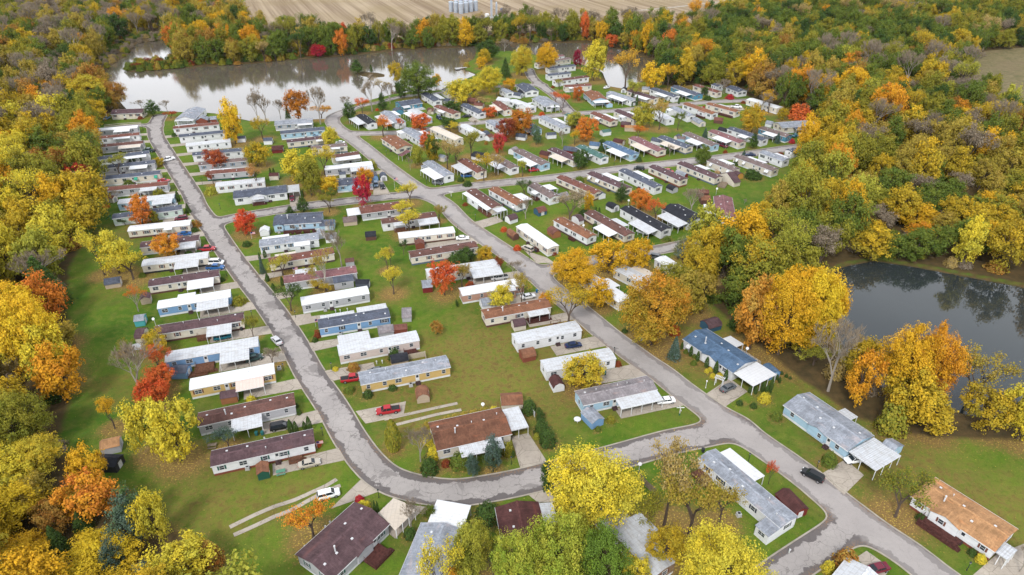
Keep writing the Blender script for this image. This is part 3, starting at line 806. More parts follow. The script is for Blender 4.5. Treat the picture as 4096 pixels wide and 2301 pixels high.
def crown_pts(seed, n, nb, shape='round', size=.055, hole=0.0):
    """boughs spread through the crown, each carrying tufts of leaves that point outwards and up"""
    rng = np.random.default_rng(seed); bl = []; k = 0
    lop = rng.uniform(-.12, .12, 2)
    while len(bl) < nb and k < 9000:
        k += 1
        d = rng.normal(size=3); d /= np.linalg.norm(d); p = d * rng.uniform(.12, 1) ** .45; z = p[2]
        if shape == 'tall': w = 1 - max(0, z) ** 1.5 * .6 - max(0, -z)**2 * .3
        elif shape == 'cone': w = .62 - .5 * z
        else: w = 1 - max(0, z)**3 * .2 - max(0, -z)**2 * .3
        q = np.array([(p[0]*.80 + lop[0]*z)*w*.5, (p[1]*.80 + lop[1]*z)*w*.5, .575 + z*.425*.84])
        az = math.atan2(d[1], d[0]); lob = 1 + .16 * math.sin(2*az + seed) + .12 * math.sin(3*az + 2.1*seed) ; q[:2] *= lob; q[2] += .05 * math.sin(2*az + 1.3*seed)
        if any(np.linalg.norm((q - b_[0]) / np.array([.5, .5, .4])) < (.34 if nb < 40 else .25) for b_ in bl): continue
        bl.append((q, rng.uniform(.17, .27) * (1 if nb < 40 else .78), rng.uniform(0, 1)))
    B = np.array([b_[0] for b_ in bl]); T = []; TD = []; TR = []; TV = []
    for q, rad, v in bl:
        out = q - np.array([0, 0, .45]); out /= np.linalg.norm(out) + 1e-6
        for j in range(9):
            d = rng.normal(size=3); d /= np.linalg.norm(d); d = d + out * .75 + np.array([0, 0, .35]); d /= np.linalg.norm(d)
            T.append(q + d * rad * rng.uniform(.45, 1.25) * np.array([.62, .62, .5])); TD.append(d); TR.append(rad * rng.uniform(.22, .42)); TV.append(np.clip(v * .6 + rng.uniform(0, .4), 0, 1))
    T, TD, TR, TV = map(np.array, (T, TD, TR, TV))
    i = rng.integers(0, len(T), n); g = rng.normal(size=(n, 3)); g /= np.linalg.norm(g, axis=1)[:, None]; g *= rng.uniform(.3, 1, (n, 1)) ** .4
    al = (g * TD[i]).sum(1)[:, None] * TD[i]
    P = T[i] + (g + al * .9) * TR[i][:, None] * np.array([1, 1, .8])
    v = np.clip(TV[i] * .8 + rng.uniform(0, .2, n) + (.3 - P[:, 2] * .4), 0, 1)
    Nn = g * .8 + TD[i] * .5 + np.array([0, 0, .3]) + rng.normal(size=(n, 3)) * .45
    S = size * rng.uniform(.6, 1.4, n)
    rxy = np.percentile(np.hypot(P[:, 0], P[:, 1]), 97); zt = np.percentile(P[:, 2], 99.5); zb = np.percentile(P[:, 2], 1)
    kx = .5 / rxy; kz = (1 - .13) / (zt - zb); f = lambda A: np.column_stack([A[:, 0]*kx, A[:, 1]*kx, .13 + (A[:, 2] - zb)*kz])
    return f(P), Nn, S, v, f(B), rng
def limbs(name, B, rng, r=.022, mat=None, top=.62, lean=0):
    b = MB(); h0 = .22
    b.tube((0, 0, -.02), (0, 0, .06), r*1.5, r*1.05, 7); b.tube((0, 0, .06), (.01, 0, h0), r*1.05, r*.85, 7, cap=False)
    b.tube((.01, 0, h0), (.0, .01, top), r*.85, r*.3, 6, cap=False)
    for q in B:
        t = rng.uniform(.15, .75); zz = h0 + (min(q[2], top) - h0) * t * .8; s = Vector((.005, .005, max(.16, zz)))
        e = Vector(q); mid = (s + e) / 2 + Vector((0, 0, .03))
        b.tube(s, mid, r*.42, r*.28, 4, cap=False); b.tube(mid, e, r*.28, r*.10, 4, cap=False)
    return b.mesh(name, mat or BARK)
def branchy(seed, mat, spread=.5, depth=5):
    rng = random.Random(seed); b = MB(); tips = []
    def grow(p, d, L, r, lev):
        q = p + d * L
        b.tube(p, q, r, r * .62, 5 if lev < 2 else 3, cap=False)
        if lev >= 3: tips.append((q, d))
        if lev == depth: return
        n = 3 if lev < 2 else rng.choice((2, 3))
        for i in range(n):
            a = Vector((rng.gauss(0, 1), rng.gauss(0, 1), rng.gauss(.1, .5))).normalized()
            nd = (d + a * (.62 if lev else .5) + Vector((0, 0, .12))).normalized()
            grow(q if i or lev > 2 else p + d * L * .8, nd, L * rng.uniform(.62, .86), r * .6, lev + 1)
    grow(Vector((0, 0, 0)), Vector((rng.uniform(-.05, .05), rng.uniform(-.05, .05), 1)).normalized(), .24, .020, 0)
    v = np.array(b.v); xy = np.percentile(np.abs(v[:, :2]), 99); z = v[:, 2].max()
    sc = np.array([.5/xy, .5/xy, 1/z]); b.v = [tuple(p) for p in v * sc]
    return b, [(Vector((t[0].x*sc[0], t[0].y*sc[1], t[0].z*sc[2])), t[1]) for t in tips]
PROTO = {}
def protos():
    for k, (n, nb, shape, size) in {'round': (8000, 28, 'round', .034), 'tall': (7000, 25, 'tall', .035), 'cone': (6000, 24, 'cone', .035)}.items():
        L = []
        for s in range(4 if k != 'cone' else 3):
            P, Nn, S, v, B, rng = crown_pts(100 + s + 17 * len(k), n, nb, shape, size)
            L.append((leaf_mesh('crown_' + k, P, Nn, S, v, rng), limbs('trunk_' + k, B, rng), None))
        PROTO[k] = L
    L = []
    for s in range(3):   # large near crowns, finer leaves
        P, Nn, S, v, B, rng = crown_pts(300 + s, 30000, 70, 'round', .0185)
        L.append((leaf_mesh('crown_big', P, Nn, S, v, rng), limbs('trunk_big', B, rng), None))
    PROTO['big'] = L
    L = []
    for s in range(4):   # sparse: branches show through
        b, tips = branchy(500 + s, BARK)
        rng = np.random.default_rng(s + 50); tp = np.array([t[0] for t in tips]); i = rng.integers(0, len(tp), 3200)
        P = tp[i] + rng.normal(size=(3200, 3)) * .035; L.append((leaf_mesh('crown_sparse', P, rng.normal(size=(3200, 3)) + [0, 0, .6], .025*rng.uniform(.6, 1.4, 3200), rng.random(3200), rng), b.mesh('trunk_sparse', BARK), None))
    PROTO['sparse'] = L
    L = []
    for s in range(4):   # bare
        b, tips = branchy(700 + s, BARK); rng = np.random.default_rng(s + 90)
        tp = np.array([t[0] for t in tips]); td = np.array([t[1] for t in tips]); i = rng.integers(0, len(tp), 2200)
        d = td[i] + rng.normal(size=(2200, 3)) * .5 + [0, 0, .35]; d /= np.linalg.norm(d, axis=1)[:, None]
        C = tp[i] + d * rng.uniform(.0, .05, (2200, 1)); W = np.cross(d, rng.normal(size=d.shape)); W /= np.linalg.norm(W, axis=1)[:, None]
        V = np.stack([C - W*.0042, C + W*.0042, C + d*rng.uniform(.04, .09, (2200, 1))], 1).reshape(-1, 3)
        me = bpy.data.meshes.new('twigs'); me.from_pydata([tuple(q) for q in V], [], [(3*k, 3*k+1, 3*k+2) for k in range(2200)])
        float_attr(me, 'var', rng.random(len(V))); float_attr(me, 'leafv', np.full(len(V), .6)); me.materials.append(LM)
        L.append((me, b.mesh('trunk_bare', PALEBARK), None))
    PROTO['bare'] = L
    L = []
    for s in range(2):   # spruce: drooping tiers
        rng = np.random.default_rng(s + 200); n = 3200; z = 1 - rng.random(n) ** .62; tier = np.floor(z * 13) / 13
        fr = (z - tier) * 13; rad = .5 * (1 - tier) ** .85 * (1.0 - .45 * fr) ; a = rng.integers(0, 11, n) / 11 * 2*np.pi + tier * 9 + rng.normal(size=n) * .17
        q = rng.uniform(.25, 1, n) ** .5; r = rad * q
        P = np.stack([r*np.cos(a), r*np.sin(a), .06 + .94 * (z - .035 * q)], -1)
        Nn = np.stack([np.cos(a)*.5, np.sin(a)*.5, np.ones(n)], -1) + rng.normal(size=(n, 3)) * .5
        tb = MB(); tb.tube((0, 0, -.02), (0, 0, .95), .02, .004, 6)
        L.append((leaf_mesh('crown_spruce', P, Nn, .055*rng.uniform(.6, 1.3, n), rng.random(n), rng, (.6, .3)), tb.mesh('trunk_spruce', BARK), None))
    PROTO['spruce'] = L
    L = []
    for s in range(2):   # clipped column / ball evergreens
        rng = np.random.default_rng(s + 220); n = 1500; t = rng.random(n); a = rng.random(n) * 2*np.pi
        prof = np.sin(np.pi * np.clip(t * .86 + .12, 0, 1)) ** .6 * (1 - .35 * t); r = .5 * prof * rng.uniform(.8, 1.05, n)
        P = np.stack([r*np.cos(a), r*np.sin(a), t], -1); Nn = np.stack([np.cos(a), np.sin(a), .4 + 0*a], -1) + rng.normal(size=(n, 3)) * .4
        tb = MB(); tb.tube((0, 0, -.03), (0, 0, .8), .03, .01, 6)
        L.append((leaf_mesh('crown_column', P, Nn, .075*rng.uniform(.6, 1.3, n), rng.random(n), rng), tb.mesh('trunk_column', BARK), None))
    PROTO['arb'] = L
    L = []
    for s in range(3):   # shrubs, foliage to the ground
        rng = np.random.default_rng(s + 240); n = 1300; d = rng.normal(size=(n, 3)); d /= np.linalg.norm(d, axis=1)[:, None]; d[:, 2] = np.abs(d[:, 2])
        lump = 1 + .16 * np.sin(d[:, 0]*7 + s) * np.cos(d[:, 1]*6 - s) + .1 * np.sin(d[:, 2]*9)
        P = d * (rng.uniform(.75, 1.03, n) * lump)[:, None] * [.5, .5, .95]; tb = MB()
        for i in range(5):
            aa = i * 1.256; tb.tube((0, 0, -.03), (.25*math.cos(aa), .25*math.sin(aa), .6), .02, .008, 4)
        L.append((leaf_mesh('crown_shrub', P, d + rng.normal(size=d.shape) * .4, .085*rng.uniform(.6, 1.4, n), rng.random(n), rng), tb.mesh('stems_shrub', BARK), None))
    PROTO['bush'] = L
protos()
SECOND = {'v':'l','Y':'l','y':'h','A':'y','o':'A','O':'o','r':'O','m':'n','M':'r','n':'u','l':'G','G':'g','g':'d','d':'g','b':'p','t':'u','p':'b','s':'d','R':'O','h':'G','u':'h'}
TREES = {'deciduous': 0}
KIND = {'round': ('broadleaf_tree', 'tree', 'broadleaf trees'), 'tall': ('broadleaf_tree', 'tree', 'broadleaf trees'), 'cone': ('broadleaf_tree', 'tree', 'broadleaf trees'),
 'big': ('broadleaf_tree', 'tree', 'broadleaf trees'), 'sparse': ('thinning_tree', 'tree', 'half bare trees'), 'bare': ('bare_tree', 'bare tree', 'bare trees'),
 'spruce': ('conifer_tree', 'conifer', 'conifers'), 'arb': ('evergreen_shrub', 'evergreen', 'clipped evergreens'), 'bush': ('garden_shrub', 'shrub', 'garden shrubs')}
PLANTED = []
def plant(base, h, w, kind, col, sec=None, rnd=None, label=None, litter=True):
    rnd = rnd or RG; nm, cat, grp = KIND[kind]
    cr, tk, _ = rnd.choice(PROTO[kind]); rz = rnd.uniform(0, 6.28)
    M = Matrix.Translation((base.x, base.y, -.02)) @ Matrix.Rotation(rz, 4, 'Z')
    root = empty(nm, M)
    S = Matrix.Diagonal((w, w, h, 1))
    jit = rnd.uniform(.9, 1.08)
    for part, me in (('trunk' if kind != 'bush' else 'stems', tk), ('crown' if kind != 'bare' else 'twigs', cr)):
        o = link_mesh(part, me, root, S)
        if me is cr:
            c = mul(LEAF[col], jit); s2 = LEAF[sec or SECOND[col]]
            o.color = (*c, 1); o['tintb'] = [s2[0], s2[1], s2[2]]
    tag(root, label, cat, grp)
    PLANTED.append([root, kind, col, base.copy(), h, w])
    if litter and kind in ('round', 'tall', 'big', 'sparse', 'cone') and w > 4: LITTER.append((base.x, base.y, w * .6, 1.0 if col not in 'gGd' else .6))
    elif kind in ('bush', 'arb') : LITTER.append((base.x, base.y, w * .8, .8))
    return root
def tree(reg, x, y, top, wpx, col, kind='round', sec=None):
    base = gnd(reg, x, y); u, v = src(reg, x, y)
    k = 2576.0 / REG[reg][2] if reg in REG else REGW[reg][2]
    zd = base.y * cp + H * sp
    w = wpx / k * zd / F
    h = height_at(reg, x, top, base)
    # the top silhouette of a round crown is its far shoulder: take a little off
    if kind in ('round', 'big', 'sparse', 'bare', 'tall', 'bush'):
        slope = (H - h) / base.y; h = h - .5 * w * slope * .42 if kind != 'bush' else max(h * .72, w * .55)
    h = max(h, w * .5, .5)
    if kind == 'round' and w > 13.5: kind = 'big'
    return plant(base, h, w * (1.04 if kind != 'arb' else 1), kind, col, sec)
# ------------------------------------------------------------------ woodland: instances of the crown meshes
def wood_zone(p):
    """palette by place: p is the photo point in 2576-wide coordinates of the trunk foot"""
    x, y = p
    if x < 620 and y > 560: return [('y', 28), ('Y', 24), ('A', 9), ('o', 3), ('u', 7), ('h', 10), ('l', 10), ('d', 4), ('b', 5), ('p', 2), ('O', 1)]
    if x < 620 and y > 300: return [('y', 28), ('h', 16), ('l', 11), ('u', 10), ('G', 9), ('A', 8), ('o', 4), ('b', 7), ('p', 6), ('n', 2), ('Y', 8)]
    if x < 430: return [('h', 16), ('u', 16), ('G', 15), ('n', 9), ('p', 17), ('b', 12), ('o', 4), ('y', 7), ('g', 6)]
    if x < 640: return [('y', 18), ('u', 14), ('o', 8), ('h', 20), ('n', 4), ('p', 6), ('G', 14), ('O', 2), ('A', 5), ('g', 4)]
    if y < 165 and x < 1500: return [('h', 22), ('G', 28), ('u', 11), ('t', 6), ('o', 2), ('y', 5), ('p', 9), ('g', 12), ('r', 1), ('A', 1.5)]
    if y < 190 and x < 1750: return [('u', 17), ('h', 18), ('o', 4), ('G', 18), ('p', 8), ('g', 12), ('y', 10), ('n', 2), ('A', 3)]
    if y < 170: return [('G', 36), ('g', 20), ('h', 22), ('u', 8), ('y', 6), ('p', 4), ('n', 1), ('o', 1), ('t', 3)]
    if y < 330: return [('G', 22), ('h', 20), ('u', 13), ('y', 16), ('l', 6), ('g', 6), ('p', 6), ('n', 4), ('b', 6), ('o', 4), ('A', 5)]
    if y < 640 and x > 2150: return [('h', 18), ('u', 18), ('G', 10), ('y', 18), ('n', 5), ('p', 7), ('b', 8), ('l', 5), ('A', 8), ('o', 3)]
    return [('y', 34), ('A', 20), ('h', 12), ('u', 7), ('o', 9), ('l', 10), ('G', 7), ('b', 1), ('Y', 4)]
def woodland(keep_free, n_ind):
    rng = random.Random(42); pts = []
    cell = {}; S = 8.0
    def ok(x, y, r):
        i, j = int(x // 8), int(y // 8)
        for a in (-1, 0, 1):
            for b_ in (-1, 0, 1):
                for q in cell.get((i + a, j + b_), ()):
                    if (q[0] - x)**2 + (q[1] - y)**2 < r * r: return False
        cell.setdefault((i, j), []).append((x, y)); return True
    for x, y, r in keep_free: cell.setdefault((int(x // 8), int(y // 8)), []).append((x, y))
    cand = np.column_stack([np.random.default_rng(5).uniform(-560, 620, 90000), np.random.default_rng(6).uniform(60, 1000, 90000)])
    m = inside(cand, FLEFT) | inside(cand, FNORTH) | inside(cand, FRIGHT)
    m &= np.abs(cand[:, 0]) < cand[:, 1] * .80 + 95
    m &= ~inside(cand, FIELD) & ~inside(cand, DRYF)
    cand = cand[m]; cand = cand[(sdf(cand, LAKE) > 1.0) & (sdf(cand, POND) > 1.0)]
    tr = gnd('z', 0, 230).xy, gnd('z', 60, 195).xy, gnd('z', 135, 165).xy, gnd('z', 280, 88).xy, gnd('z', 335, 55).xy
    for i in range(4):
        cand = cand[segd(cand, np.array(tr[i]), np.array(tr[i+1])) > 5]
    for x, y in cand:
        r = S * (1.0 if y < 500 else 1.12)
        if ok(x, y, r * rng.uniform(.82, 1.15)): pts.append((x, y))
    out = []
    for x, y in pts:
        u, v = proj((x, y, 0)); zx, zy = u * .6289, v * .6289
        pal = wood_zone((zx, zy)); col = rng.choices([c for c, _ in pal], [w for _, w in pal])[0]
        # colours come in drifts
        kind = 'bare' if col in 'bp' and rng.random() < .6 else ('sparse' if col in 'tbp' or rng.random() < .10 else rng.choice(('round', 'tall', 'tall', 'cone')))
        if col == 'd': kind = 'spruce' if rng.random() < .4 else 'round'
        big = rng.betavariate(2, 2)
        w = 9.5 + 7.0 * big + (0 if kind != 'tall' else -2.5); h = 12 + 9 * big + rng.uniform(-3, 3.5)
        if zy < 165 and 430 < zx < 1500: h *= 1.0
        if zy > 520: w *= 1.08
        if zx > 2150 and 480 < zy < 660: h *= .66
        if (zx < 620 and zy > 560): h *= .92
        out.append((x, y, h, w, kind, col, zx, zy))
    out.sort(key=lambda t: math.hypot(t[1], 110))
    return out, rng
def build_wood(rest, rng):
    """one object: points with an instance of a crown-and-trunk mesh on each"""
    coll = bpy.data.collections.new('woodland_tree_shapes'); names = []
    kinds = ['round', 'tall', 'cone', 'sparse', 'bare', 'spruce', 'bush']; index = {}
    for k in kinds:
        for i, (cr, tk, _) in enumerate(PROTO[k]):
            c2 = cr.copy(); c2.materials.clear(); c2.materials.append(LMI)
            b = bpy.data.meshes.new('woodland_tree')
            import bmesh
            bm = bmesh.new(); bm.from_mesh(c2); nf = len(bm.faces); bm.from_mesh(tk); bm.faces.ensure_lookup_table()
            for f in bm.faces[nf:]: f.material_index = 1
            bm.to_mesh(b); bm.free(); b.materials.append(LMI); b.materials.append(BARK if k != 'bare' else PALEBARK)
            nm = 'woodland_%02d_%s' % (len(names), k); o = bpy.data.objects.new(nm, b); coll.objects.link(o)
            index.setdefault(k, []).append(len(names)); names.append(nm)
    n = len(rest); me = bpy.data.meshes.new('woodland'); me.from_pydata([(t[0], t[1], -.03) for t in rest], [], [])
    idx = [rng.choice(index[t[4]]) for t in rest]
    a = me.attributes.new('idx', 'INT', 'POINT'); a.data.foreach_set('value', idx)
    a = me.attributes.new('scl', 'FLOAT_VECTOR', 'POINT'); a.data.foreach_set('vector', np.array([(t[3], t[3], t[2]) for t in rest], np.float32).ravel())
    a = me.attributes.new('rot', 'FLOAT_VECTOR', 'POINT'); a.data.foreach_set('vector', np.array([(0, 0, rng.uniform(0, 6.28)) for t in rest], np.float32).ravel())
    c1 = []; c2 = []
    for t in rest:
        j = rng.uniform(.8, 1.12); c1.append((*mul(LEAF[t[5]], j), 1)); c2.append((*LEAF[SECOND[t[5]]], 1))
    for nme, cc in (('tint', c1), ('tintb', c2)):
        a = me.attributes.new(nme, 'FLOAT_COLOR', 'POINT'); a.data.foreach_set('color', np.array(cc, np.float32).ravel())
    o = link_mesh('woodland', me)
    g = bpy.data.node_groups.new('woodland_nodes', 'GeometryNodeTree')
    g.interface.new_socket('Geometry', in_out='INPUT', socket_type='NodeSocketGeometry'); g.interface.new_socket('Geometry', in_out='OUTPUT', socket_type='NodeSocketGeometry')
    N = g.nodes; gi = N.new('NodeGroupInput'); go = N.new('NodeGroupOutput'); ip = N.new('GeometryNodeInstanceOnPoints')
    ci = N.new('GeometryNodeCollectionInfo'); ci.inputs['Collection'].default_value = coll; ci.inputs['Separate Children'].default_value = True; ci.inputs['Reset Children'].default_value = True
    def na(t, name):
        nd = N.new('GeometryNodeInputNamedAttribute'); nd.data_type = t; nd.inputs['Name'].default_value = name; return nd.outputs[0]
    g.links.new(gi.outputs[0], ip.inputs['Points']); g.links.new(ci.outputs[0], ip.inputs['Instance']); ip.inputs['Pick Instance'].default_value = True
    g.links.new(na('INT', 'idx'), ip.inputs['Instance Index']); g.links.new(na('FLOAT_VECTOR', 'scl'), ip.inputs['Scale'])
    er = N.new('FunctionNodeEulerToRotation'); g.links.new(na('FLOAT_VECTOR', 'rot'), er.inputs[0]); g.links.new(er.outputs[0], ip.inputs['Rotation'])
    g.links.new(ip.outputs[0], go.inputs[0])
    md = o.modifiers.new('woodland', 'NODES'); md.node_group = g
    tag(o, 'autumn woodland of gold, olive and brown trees round the park', 'woodland', None, 'stuff')
# ------------------------------------------------------------------ vehicles
CARC = {'white':(.78,.79,.80),'silver':(.48,.48,.50),'beige':(.42,.38,.32),'black':(.012,.013,.016),'red':(.36,.012,.02),'maroon':(.14,.012,.03),
 'blue':(.01,.09,.28),'navy':(.008,.02,.07),'grey':(.10,.11,.12),'teal':(.01,.13,.18),'green':(.02,.05,.05),'steel':(.13,.20,.30)}
def paint(c):
    k = ('p', c)
    if k not in _mc:
        m = NT('car_paint_' + c, .3, .35); m.color(CARC[c]); m.b.inputs['Coat Weight'].default_value = .25; m.b.inputs['Coat Roughness'].default_value = .08; _mc[k] = m.mat
    return _mc[k]
TYRE = flat('tyre_rubber', (.02, .02, .02), .85, .2); RIM = flat('wheel_rim', (.45, .45, .47), .3, .5, .7)
CG = NT('car_glass', .08, .35); CG.color((.02, .026, .032)); CG = CG.mat
LAMP = flat('headlight_lens', (.75, .77, .78), .1, .6); TAIL = flat('taillight_lens', (.35, .01, .01), .2, .5); DARK = flat('dark_plastic', (.02, .02, .022), .6, .3)
SPEC = {  # body profile (x from rear to front, z top), half width, cabin (x0,x1 base; x0,x1 roof; roof z), wheels
 'sedan': dict(L=4.7, W=.90, prof=[(0,.60),(.05,.92),(.9,1.00),(1.0,1.0),(3.2,.98),(3.35,.95),(4.5,.78),(4.68,.62)], cab=(.85,3.55,1.45,2.75,1.42), wh=(.85,3.75), r=.32),
 'suv': dict(L=4.7, W=.93, prof=[(0,.60),(.05,1.05),(.5,1.10),(3.3,1.08),(3.45,1.05),(4.45,.95),(4.68,.72)], cab=(.08,3.65,.45,2.95,1.72), wh=(.85,3.8), r=.37),
 'van': dict(L=5.0, W=.98, prof=[(0,.60),(.03,1.15),(.4,1.2),(4.0,1.15),(4.75,.98),(4.98,.7)], cab=(.02,4.3,.12,3.5,1.95), wh=(.95,4.0), r=.35),
 'pickup': dict(L=5.7, W=.98, prof=[(0,.70),(.03,1.12),(2.1,1.12),(2.12,1.14),(4.2,1.12),(4.3,1.10),(5.5,1.02),(5.68,.75)], cab=(2.02,4.45,2.25,3.75,1.82), wh=(1.1,4.65), r=.42)}
def vehicle(reg, xr, yr, xf, yf, kind, col, label):
    a = gnd(reg, xr, yr); b = gnd(reg, xf, yf); d = (b - a).normalized(); S = SPEC[kind]; L = S['L']; c = (a + b) / 2
    o0 = c - d * L / 2; M = Matrix(((d.x, -d.y, 0, o0.x), (d.y, d.x, 0, o0.y), (0, 0, 1, .06), (0, 0, 0, 1)))
    nm = {'sedan': 'parked_car', 'suv': 'parked_suv', 'van': 'parked_van', 'pickup': 'pickup_truck'}[kind]
    root = empty(nm, M); W = S['W']; P = S['prof']
    m = MB(); sec = []
    xs = [p[0] for p in P]
    for x, zt in P:
        k = min(1, min(x, L - x) / .35 + .0); hw = W * (.86 + .14 * min(1, k)); zb = .28 if .2 < x < L - .2 else .38
        sec.append([(x, -hw*.92, zb), (x, -hw, zb+.12), (x, -hw, zt-.22 if zt > .75 else zt-.1), (x, -hw*.90, zt), (x, hw*.90, zt), (x, hw, zt-.22 if zt > .75 else zt-.1), (x, hw, zb+.12), (x, hw*.92, zb)])
    n = 8
    for s in sec: m.v += s
    for i in range(len(sec) - 1):
        for j in range(n):
            q = (j + 1) % n; m.f.append((i*n+j, (i+1)*n+j, (i+1)*n+q, i*n+q)); m.m.append(0)
    m.f.append(tuple(range(n))); m.m.append(0); m.f.append(tuple((len(sec)-1)*n + j for j in reversed(range(n)))); m.m.append(0)
    body = m.build('body', paint(col), root)
    x0, x1, r0, r1, zr = S['cab']; zc = 1.0 if kind == 'sedan' else 1.1; hw = W * .90; hr = W * .72
    def fr(b, e, z0, z1, mi=0):
        t0 = (z0 - zc + .02) / (zr - zc + .02); t1 = (z1 - zc + .02) / (zr - zc + .02); pts = []
        for t, z in ((t0, z0), (t1, z1)):
            X0 = x0 + (r0-x0)*t - e; X1 = x1 + (r1-x1)*t + e; w = hw + (hr-hw)*t + e
            pts.append([(X0, -w, z), (X1, -w, z), (X1, w, z), (X0, w, z)])
        b.face(pts[0][::-1], mi); b.face(pts[1], mi)
        for i in range(4): b.face([pts[0][i-1], pts[0][i], pts[1][i], pts[1][i-1]], mi)
    g = MB(); fr(g, 0, zc - .02, zr - .06); g.build('windows', CG, root)
    t = MB(); fr(t, .015, zr - .065, zr)
    for X, xr_ in ((x0, r0), (x1, r1), ((x0+x1)/2 + .1, (r0+r1)/2 + .1)):   # pillars
        for s_ in (-1, 1):
            t.tube((X, s_*hw, zc-.03), (xr_, s_*hr, zr-.03), .05, .045, 4)
    t.build('cabin_roof', paint(col), root)
    if kind == 'pickup':
        q = MB(); q.box(.12, 1.98, -.78, .78, 1.121, 1.16); q.build('bed_cover', DARK, root)
    for x in S['wh']:
        for s_ in (-1, 1):
            q = MB(); q.tube((x, s_*(W-.2), S['r']-.05), (x, s_*(W+.02), S['r']-.05), S['r'], S['r'], 14); w = q.build('wheel', TYRE, root)
            q = MB(); q.tube((x, s_*(W+.021), S['r']-.05), (x, s_*(W+.035), S['r']-.05), S['r']*.6, S['r']*.55, 10); q.build('rim', RIM, w)
    zf = P[-2][1] - .12
    for s_ in (-1, 1):
        q = MB(); ya, yb = sorted((s_*.45*W, s_*.84*W)); q.box(L-.16, L+.0, ya, yb, zf-.14, zf+.02); q.build('headlight', LAMP, root)
        q = MB(); q.box(-.015, .12, ya+.1*(s_ > 0), yb, .72, .90); q.build('taillight', TAIL, root)
    q = MB(); q.box(-.03, L+.03, -W*.7, W*.7, .30, .46); q.build('bumper', DARK, root)
    tag(root, label, {'sedan': 'car', 'suv': 'suv', 'van': 'van', 'pickup': 'pickup truck'}[kind], 'vehicles in the park')
# ------------------------------------------------------------------ small things
def lamp_post(reg, x, y, label, white=False):
    p = gnd(reg, x, y); root = empty('yard_lamp', Matrix.Translation(p))
    mt = flat('lamp_post_paint', (.02, .03, .03)) if not white else TRIM
    b = MB(); b.tube((0, 0, 0), (0, 0, 1.9), .07, .05, 8); b.lathe([(.13, 0), (.13, .08), (.07, .2)], 8); b.build('post', mt, root)
    b = MB(); b.lathe([(.06, 1.9), (.15, 1.98), (.18, 2.25), (.05, 2.42)], 8); l = b.build('lantern', mt if white else flat('lantern_glass', (.25, .26, .26), .2), root)
    b = MB(); b.lathe([(.22, 2.26), (.20, 2.30), (.03, 2.48)], 8); b.build('cap', mt, l)
    tag(root, label, 'lamp post', 'yard lamps'); return root
def sign_post(reg, x, y, label):
    p = gnd(reg, x, y); root = empty('street_sign', Matrix.Translation(p))
    b = MB(); b.box(-.1, .1, -.1, .1, 0, 2.6); b.build('post', flat('sign_post_wood', (.55, .52, .45)), root)
    b = MB(); b.box(-.13, .13, -.13, .13, 0, .6); b.build('post_base', flat('sign_base_green', (.02, .12, .07)), root)
    b = MB(); b.box(-.9, .9, -.03, .03, 2.25, 2.5); b.build('name_board', TRIM, root)
    b = MB(); b.box(-.03, .03, -.9, .9, 1.95, 2.18); b.build('name_board', TRIM, root)
    tag(root, label, 'street sign', 'street signs')
def flag(reg, x, y, label, h=2.6, ang=.3):
    p = gnd(reg, x, y); root = empty('flag_pole', Matrix.Translation(p) @ Matrix.Rotation(ang, 4, 'Z'))
    b = MB(); b.tube((0, 0, 0), (0, 0, h), .05, .03, 6); b.build('pole', VENT, root)
    b = MB(); w, t = 1.5, .9
    red = flat('flag_red', (.5, .02, .03)); wh = flat('flag_white', (.75, .75, .75)); bl = flat('flag_blue', (.02, .03, .15))
    for i in range(7):
        z1 = h - i * t / 7; z0 = z1 - t / 7; b.box(.04, w, -.012, .012, z0 - .3 * 0, z1, 0 if i % 2 == 0 else 1)
    b.box(.035, w*.42, -.016, .016, h - t*.55, h + .003, 2)
    b.build('cloth', [red, wh, bl], root); tag(root, label, 'flag')
def bin_(reg, x, y, col, label):
    p = gnd(reg, x, y); root = empty('trash_bin', Matrix.Translation(p)); mt = flat('bin_' + col, {'blue': (.01, .12, .30), 'dark': (.03, .035, .04), 'teal': (.02, .14, .14)}[col], .5)
    b = MB(); b.prism([(-.28, .1), (.28, .1), (.34, 1.0), (-.34, 1.0)], -.27, .27); b.build('body', mt, root)
    b = MB(); b.prism([(-.37, 1.0), (.37, 1.0), (.34, 1.1), (-.30, 1.12)], -.31, .31); b.build('lid', mt, root)
    for s in (-1, 1):
        b = MB(); b.tube((s*.22, .33, .1), (s*.28, .33, .1), .1, .1, 10); b.build('wheel', TYRE, root)
    tag(root, label, 'bin', 'trash bins')
def picnic(reg, x, y, ang, mt, label):
    p = gnd(reg, x, y); root = empty('picnic_table', Matrix.Translation(p) @ Matrix.Rotation(ang, 4, 'Z'))
    b = MB()
    for i in range(5): b.box(-.95, .95, -.38 + .155*i, -.245 + .155*i, .72, .76)
    b.build('table_top', mt, root)
    for s in (-1, 1):
        b = MB()
        for i in range(2): y0 = s*.72 - .15 + .16*i; b.box(-.95, .95, y0, y0+.14, .42, .46)
        b.build('bench', mt, root)
        b = MB(); b.tube((s*.7, -.7, 0), (s*.7, .25, .72), .05, .05, 4); b.tube((s*.7, .7, 0), (s*.7, -.25, .72), .05, .05, 4); b.box(s*.7-.03, s*.7+.03, -.8, .8, .36, .42); b.build('leg_frame', mt, root)
    tag(root, label, 'picnic table', 'picnic tables')
WOODM = flat('grey_wood', (.28, .22, .16), .9, .1, 0, .25, 2)
